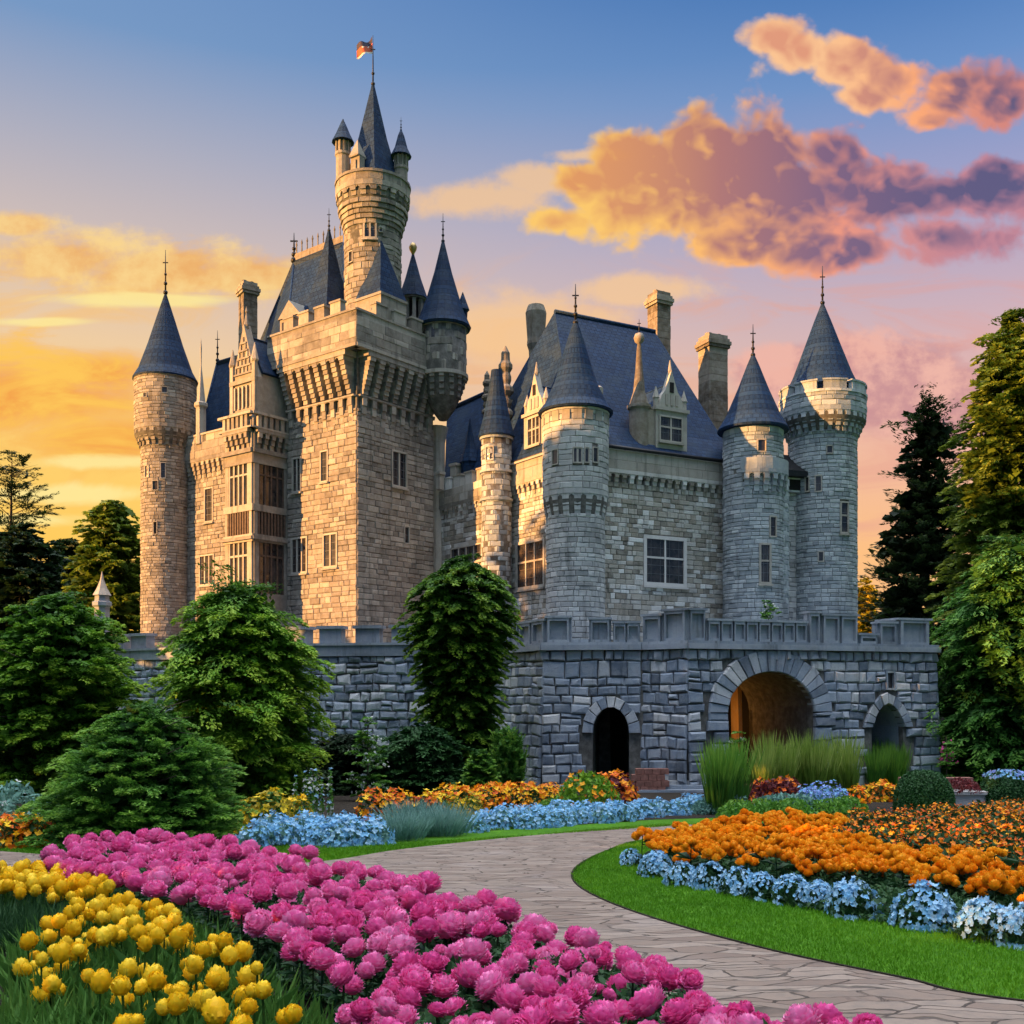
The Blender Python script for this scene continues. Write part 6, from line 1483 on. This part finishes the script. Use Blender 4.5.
# rust coloured plants behind and right
rust = [blossom_mesh('rust_flower_plant', .22, .46, 70, .032, 5, ['leaf_bed', 'petal_rust', 'petal_rust', 'petal_rust', 'petal_orange'], 120, .12, 110 + i, 0, 1.1) for i in range(4)]
rp = [GH(850, 812, .42), GH(1040, 800, .42), GH(1040, 858, .42), GH(950, 850, .42), GH(870, 845, .42), GH(832, 834, .42), GH(846, 822, .42)]
pts = spaced(rp, .27, 260, 54, 9000); print('rust', len(pts))
for p in pts: put('rust_flower_plant', R.choice(rust), p[0], p[1], R.uniform(.85, 1.2), 'bushy plant with many small rusty orange blossoms behind the domed orange flowers', 'plant', 'rust flower plants in the right bed')
# pale blue clumps edging the orange bed
blue = [blossom_mesh('flowers', .27, .30, 330, .027, 5, ['leaf_bed', 'petal_blue', 'petal_blue', 'petal_sky'], 0, .1, 120 + i, 34, 1.05) for i in range(4)]
bleaf = [blossom_mesh('leaves', .26, .27, 0, .03, 5, ['leaf_bed', 'petal_blue'], 320, .085, 130 + i) for i in range(2)]
BL = [(631, 866, 26, 'first small'), (656, 877, 38, 0), (681, 886, 36, 0), (710, 889, 40, 0), (738, 895, 42, 0), (762, 900, 40, 0), (792, 905, 44, 0), (818, 908, 40, 0), (854, 917, 56, 0), (924, 928, 66, 0), (985, 941, 62, 0), (1022, 946, 60, 0)]
BLAB = ['smallest pale blue flower clump at the far tip of the orange bed', 'pale blue flower clump, second from the far tip of the orange bed', 'pale blue flower clump, third from the far tip of the orange bed', 'pale blue flower clump, fourth from the far tip of the orange bed',
        'pale blue clump touching a twin in the middle of the edging row, left one', 'pale blue clump touching a twin in the middle of the edging row, right one', 'pale blue clump just past the touching twins in the edging row', 'pale blue clump halfway along the edging row toward the viewer',
        'pale blue clump before the first wide green gap of the edging row', 'large pale blue clump alone between two green gaps in the edging row', 'large pale blue clump second from the near end of the edging row', 'nearest pale blue clump, cut by the right edge of the picture']
for (px, py, w, _), lb in zip(BL, BLAB):
    g = G(px, py); s = w * g.y / F / .56 * 0.98
    t = empty('blue_flower_clump', g, lb, 'flower clump', 'pale blue clumps edging the orange bed'); rz = R.uniform(0, 6.28)
    for nm, me in (('flowers', R.choice(blue)), ('leaves', R.choice(bleaf))):
        o = bpy.data.objects.new(nm, me); COL.objects.link(o); o.parent = t; o.scale = (s, s, s * 1.25); o.rotation_euler = (0, 0, rz)
mound('flower_bed_leaves', [G(650, 872), G(700, 884), G(760, 900), G(850, 920), G(940, 934), G(1030, 950), GH(1030, 915, .1), GH(900, 888, .1), GH(760, 872, .1), GH(690, 862, .1), GH(648, 850, .1)], 9000, .22, .08, 'leaf_bed', 55, 'green leaves between the pale blue clumps')
# far beds, each plant placed by its foot
def row(name, meshes, spec, label, cat, group, s=(.85, 1.2), sz=1.0):
    for (l, r_, y0, y1, n) in spec:
        for k in range(n):
            px = l + (r_ - l) * (k + R.uniform(.2, .8)) / n; g = G(px, y0 + (y1 - y0) * (k + .5) / n + R.uniform(-2, 2))
            put(name, R.choice(meshes), g.x, g.y, R.uniform(*s), label, cat, group, sz=sz)
sky_m = [blossom_mesh('sky_blue_plant', .30, .36, 130, .05, 4, ['leaf_sage', 'petal_sky', 'petal_sky', 'petal_blue'], 150, .13, 140 + i, 0, 1.2, .25) for i in range(3)]
row('sky_blue_plant', sky_m, [(250, 378, 846, 843, 13), (262, 360, 838, 836, 8)], 'sky blue flowering plant in the patch left of the grey green tufts', 'plant', 'sky blue plants by the left lawn')
row('sky_blue_plant', sky_m, [(470, 655, 831, 818, 20), (480, 650, 826, 813, 16)], 'sky blue flowering plant in the long low row below the narrow left arch', 'plant', 'sky blue plants in the long row', (.8, 1.1))
row('pale_blue_plant', sky_m, [(655, 705, 815, 812, 6)], 'pale bluish plant by the stone steps', 'plant', 'pale bluish plants by the steps', (.9, 1.2))
def tuft_mesh(name, n, h, w, r0, mat, seed, spread=.25, tipw=.6):
    r = np.random.default_rng(seed); C, A, B = [], [], []
    th = r.uniform(0, 6.28, n); rad = r0 * np.sqrt(r.random(n)); base = np.stack([rad * np.cos(th), rad * np.sin(th), np.zeros(n)], 1)
    d = nrm(np.stack([np.cos(th) * rad / r0 * spread + r.normal(0, .08, n), np.sin(th) * rad / r0 * spread + r.normal(0, .08, n), np.ones(n)], 1)); l = h * r.uniform(.65, 1.1, n)[:, None]
    b = nrm(np.cross(d, r.normal(0, 1, (n, 3))))
    tp = np.concatenate([np.full(n, .35), np.full(n, .95)]) * np.tile(r.uniform(.5, 1.1, n), 2)
    C.append(base + d * l * .3); A.append(d * l * .32); B.append(b * w)
    d2 = nrm(d + np.stack([np.cos(th) * .35 * spread, np.sin(th) * .35 * spread, np.zeros(n)], 1)); C.append(base + d * l * .58 + d2 * l * .18); A.append(d2 * l * .26); B.append(b * w * tipw)
    return leaf_mesh(name, np.concatenate(C), np.concatenate(A), np.concatenate(B), mat, tip=tp)
sage = [tuft_mesh('sage_tuft', 330, .66, .010, .34, 'leaf_sage', 150 + i, .6) for i in range(2)]
row('sage_tuft', sage, [(392, 458, 840, 836, 6), (396, 456, 833, 830, 5)], 'grey green grassy tuft between the two sky blue patches', 'plant', 'grey green tufts', (.7, 1.15))
reed = [tuft_mesh('ornamental_grass', 230, 2.15, .024, .24, 'leaf_reed', 160 + i, .16) for i in range(3)]
reed_d = [tuft_mesh('ornamental_grass', 240, 2.15, .026, .28, 'leaf_fine', 165 + i, .14) for i in range(2)]
row('ornamental_grass', reed, [(754, 856, 797, 793, 9), (754, 850, 790, 787, 8)], 'tall pale ornamental grass tuft in front of the wide arch', 'plant', 'ornamental grasses before the wide arch', (.75, 1.25))
row('ornamental_grass', reed_d, [(866, 903, 790, 788, 5)], 'tall green ornamental grass tuft in front of the pointed right arch', 'plant', 'ornamental grasses before the right arch', (.95, 1.1))
row('ornamental_grass', reed_d, [(714, 736, 813, 812, 4)], 'dense dark green grass tuft left of the wide arch', 'plant', 'dark grasses left of the wide arch', (.8, .98))
row('ornamental_grass', reed, [(970, 1022, 787, 785, 7)], 'pale ornamental grass tuft right of the gatehouse beyond the clipped domes', 'plant', 'ornamental grasses right of the gatehouse', (.9, 1.1))
row('ornamental_grass', reed_d, [(934, 966, 784, 783, 5)], 'short green grass tuft right of the gatehouse wall', 'plant', 'short grasses right of the gatehouse', (.8, .95))
wine = [blossom_mesh('wine_red_plant', .42, .75, 60, .08, 4, ['leaf_wine', 'leaf_wine', 'petal_rust'], 260, .15, 170 + i, 0, 1.2) for i in range(2)]
row('wine_red_plant', wine, [(742, 796, 806, 803, 7)], 'dark wine red leafy plant in front of the tall pale grasses', 'plant', 'wine red plants')
vio = [blossom_mesh('violet_flower_plant', .32, .62, 120, .055, 4, ['leaf_sage', 'petal_violet', 'petal_violet', 'petal_sky'], 120, .12, 175 + i, 0, 1.2, .3) for i in range(2)]
row('violet_flower_plant', vio, [(802, 842, 811, 809, 6)], 'violet blue flowering plant right of the wine red leaves', 'plant', 'violet blue plants')
orr = [blossom_mesh('orange_red_plant', .34, .55, 90, .07, 4, ['leaf_bed', 'petal_rust', 'petal_orange', 'petal_yellow'], 160, .14, 180 + i, 0, 1.2, .2) for i in range(3)]
row('orange_red_plant', orr, [(852, 902, 803, 800, 7)], 'orange red flowering plant beside the clipped dome and pointed arch', 'plant', 'orange red plants by the clipped dome')
row('orange_red_plant', orr, [(425, 560, 816, 806, 15), (430, 560, 810, 800, 12)], 'orange red flowering plant in the strip below the upright feathery shrub', 'plant', 'orange red plants below the gatehouse corner', (.9, 1.3))
row('orange_red_plant', orr, [(370, 425, 822, 816, 5)], 'orange red flowering plant behind the grey green tufts', 'plant', 'orange red plants behind the tufts')
row('orange_red_plant', orr, [(0, 44, 848, 846, 6), (2, 44, 840, 838, 5)], 'orange red flowering plant left of the conical shrub', 'plant', 'orange red plants at the far left', (.7, .95))
gold = [blossom_mesh('golden_plant', .42, .75, 140, .07, 4, ['leaf_tulip', 'leaf_gold', 'petal_yellow', 'leaf_gold'], 240, .14, 190 + i, 0, 1.2) for i in range(2)]
row('golden_plant', gold, [(246, 306, 832, 830, 6)], 'bushy golden yellow plant behind the left sky blue patch', 'plant', 'golden plants')
row('golden_plant', gold, [(440, 475, 818, 816, 3)], 'small golden green plant among the orange red flowers', 'plant', 'golden plants among the orange', (.6, .8))
spk = [blossom_mesh('white_flower_spike', .06, 1.15, 30, .045, 4, ['leaf_fine', 'petal_white', 'petal_blue'], 110, .11, 195 + i, 0, 1.0) for i in range(2)]
row('white_flower_spike', spk, [(294, 332, 824, 822, 6)], 'pale upright flower spike in front of the dark hedge', 'plant', 'pale flower spikes', (.85, 1.25))
sagem = [blossom_mesh('sage_mound', .5, .5, 0, .05, 3, ['leaf_sage', 'petal_sky'], 700, .13, 198, 0)]
row('sage_mound', sagem, [(698, 735, 815, 814, 3), (768, 806, 815, 813, 3)], 'low rounded sage green mound below the wine red plants', 'plant', 'sage green mounds')
gm = [blossom_mesh('green_mound', .5, .45, 0, .05, 3, ['leaf_fine', 'petal_sky'], 600, .12, 199, 0)]
row('green_mound', gm, [(730, 860, 819, 815, 7), (545, 580, 814, 812, 2)], 'low rounded green mound at the back edge of the orange bed', 'plant', 'low green mounds')
o = put('flowering_bush', blossom_mesh('flowering_bush', .95, 1.15, 60, .1, 4, ['leaf_layer', 'petal_rust', 'petal_orange'], 1500, .17, 210), *G(588, 812)[:2], 1, 'olive green bush with a few red flowers before the narrow left arch', 'bush')
o = put('rust_leaved_bush', blossom_mesh('rust_leaved_bush', .6, 1.1, 150, .12, 4, ['leaf_wine', 'petal_rust', 'leaf_wine', 'petal_orange'], 350, .16, 211), *G(618, 810)[:2], 1, 'bush with rust red leaves below the brick plinth', 'bush')
o = put('grey_green_bush', blossom_mesh('grey_green_bush', .8, .9, 20, .06, 4, ['leaf_sage', 'petal_white'], 900, .14, 212), *G(8, 838)[:2], 1.2, 'grey green bush behind the orange red flowers at the left edge', 'bush')
o = put('grey_green_bush', blossom_mesh('grey_green_bush', .8, .7, 10, .06, 4, ['leaf_tulip', 'petal_white'], 900, .14, 213), *G(42, 836)[:2], 1.0, 'low light green bush at the left foot of the conical shrub', 'bush')
# tall climber with white blossoms, and the blossoming plants by the arch and on the terrace
def blossom_tree(name, px, D, rows, label, seed, n=40, cat='plant', bm='petal_white', zbase=None):
    x = (px - CX) / F * D; z0 = gz(D) if zbase is None else zbase
    prof = [(max(0, ZH(y, D) - z0), w * D / F) for y, w in rows]; prof.sort()
    c, a, b = crown_leaves(prof, n, 45, .4, .25, .3, .3, .15, .55, .6, seed=seed)
    r = np.random.default_rng(seed); k = r.choice(len(c), 14 * n // 10); cc = np.repeat(c[k], 4, 0) + r.normal(0, .05, (len(k) * 4, 3)); d = nrm(r.normal(0, 1, cc.shape)); e = nrm(np.cross(d, r.normal(0, 1, cc.shape)))
    me = leaf_mesh(name, np.concatenate([c, cc]), np.concatenate([a, d * .055]), np.concatenate([b, e * .045]), ['leaf_fine', bm], np.concatenate([np.zeros(len(c)), np.ones(len(cc))]))
    t = link(name, me, None, (x, D, z0)); tag(t, label, cat)
    mb = MB(); mb.tube([(x, D, z0 - .05), (x + .04, D, z0 + prof[-1][0] * .5), (x, D, z0 + prof[-1][0] * .95)], [.035, .025, .008], 6); mb.build('stem', 'bark', t, (x, D, z0), recalc=False)
blossom_tree('white_blossom_plant', 367, 36, [(818, 18), (790, 22), (760, 20), (735, 14), (715, 5)], 'tall slender plant with scattered white blossoms before the dark hedges', 220, 60)
blossom_tree('white_blossom_plant', 737, 42, [(790, 8), (765, 12), (745, 11), (730, 4)], 'slender white blossom plant at the left jamb of the wide arch', 221, 26)
blossom_tree('pink_blossom_plant', 946, 46, [(780, 6), (755, 12), (738, 8), (733, 3)], 'small plant with pink blossoms right of the gatehouse', 222, 18, bm='petal_pink')
blossom_tree('parapet_plant', 768, 49.2, [(622, 10), (612, 12), (603, 8), (598, 3)], 'sprawling plant growing over the terrace parapet below the plain round tower', 223, 24, zbase=DECK)
# clipped domes
for px, py, w, h, lb, s in ((924, 816, 56, 46, 'neatly clipped dark green dome behind the rust coloured flowers', 231), (1008, 812, 56, 40, 'clipped dark green dome at the right edge with violet flowers on top', 232)):
    g = G(px, py); rx = w / 2 * g.y / F; hz = h * g.y / F
    r = np.random.default_rng(s); N = 9000
    v = r.normal(0, 1, (N, 3)); v = nrm(v); v[:, 2] = np.abs(v[:, 2]); sq = np.sign(v) * np.abs(v) ** .75
    c = sq * np.array([rx, rx, hz]) * r.uniform(.93, 1.0, (N, 1)); la = nrm(r.normal(0, 1, (N, 3)) + v * .5); lb_ = nrm(np.cross(la, v + r.normal(0, .4, v.shape)))
    t = link('clipped_dome', leaf_mesh('clipped_dome', c, la * .035, lb_ * .018, 'leaf_topiary'), None, g); tag(t, lb, 'topiary', None)
    mb = MB(); mb.lathe(g, [(rx * .8, g.z), (rx * .88, g.z + hz * .4), (rx * .7, g.z + hz * .75), (rx * .1, g.z + hz * .93)], 14, smooth=True); mb.build('inner_branches', 'leaf_topiary', t, g)
    if s == 232:
        me = blossom_mesh('violet_flowers', rx * .8, .22, 160, .05, 4, ['leaf_sage', 'petal_violet', 'petal_sky'], 60, .1, 233); o = bpy.data.objects.new('violet_flowers', me); COL.objects.link(o); o.parent = t; o.location = (0, 0, hz * .86)
# pale stone trough with red plants between the domes
g = G(966, 812); mb = MB(); mb.box(g + Vector((0, 0, .28)), 1.5, .5, .5, .05); mb.box(g + Vector((0, 0, .56)), 1.66, .62, .09, .05); mb.box(g + Vector((-.5, 0, .02)), .3, .4, .12, .05); mb.box(g + Vector((.5, 0, .02)), .3, .4, .12, .05)
t = mb.build('stone_trough', 'pale_stone', None, g); tag(t, 'pale stone trough standing between the two clipped domes', 'trough')
o = put('dark_red_plant', blossom_mesh('dark_red_plant', .5, .42, 0, .06, 4, ['leaf_wine', 'petal_rust'], 500, .12, 240), g.x - .1, g.y, 1, 'dark red rounded plant in the pale stone trough', 'plant'); o.location.z += .55
mb = MB(); g = G(935, 793)
for k in range(3):
    for i in range(7): mb.box((g.x - 1.3 + .44 * i + (.2 if k % 2 else 0), g.y, g.z + .12 + .22 * k), .42, .4, .205)
t = mb.build('low_brick_wall', 'red_brick', None, g); tag(t, 'low reddish brick wall behind the clipped dome', 'wall')
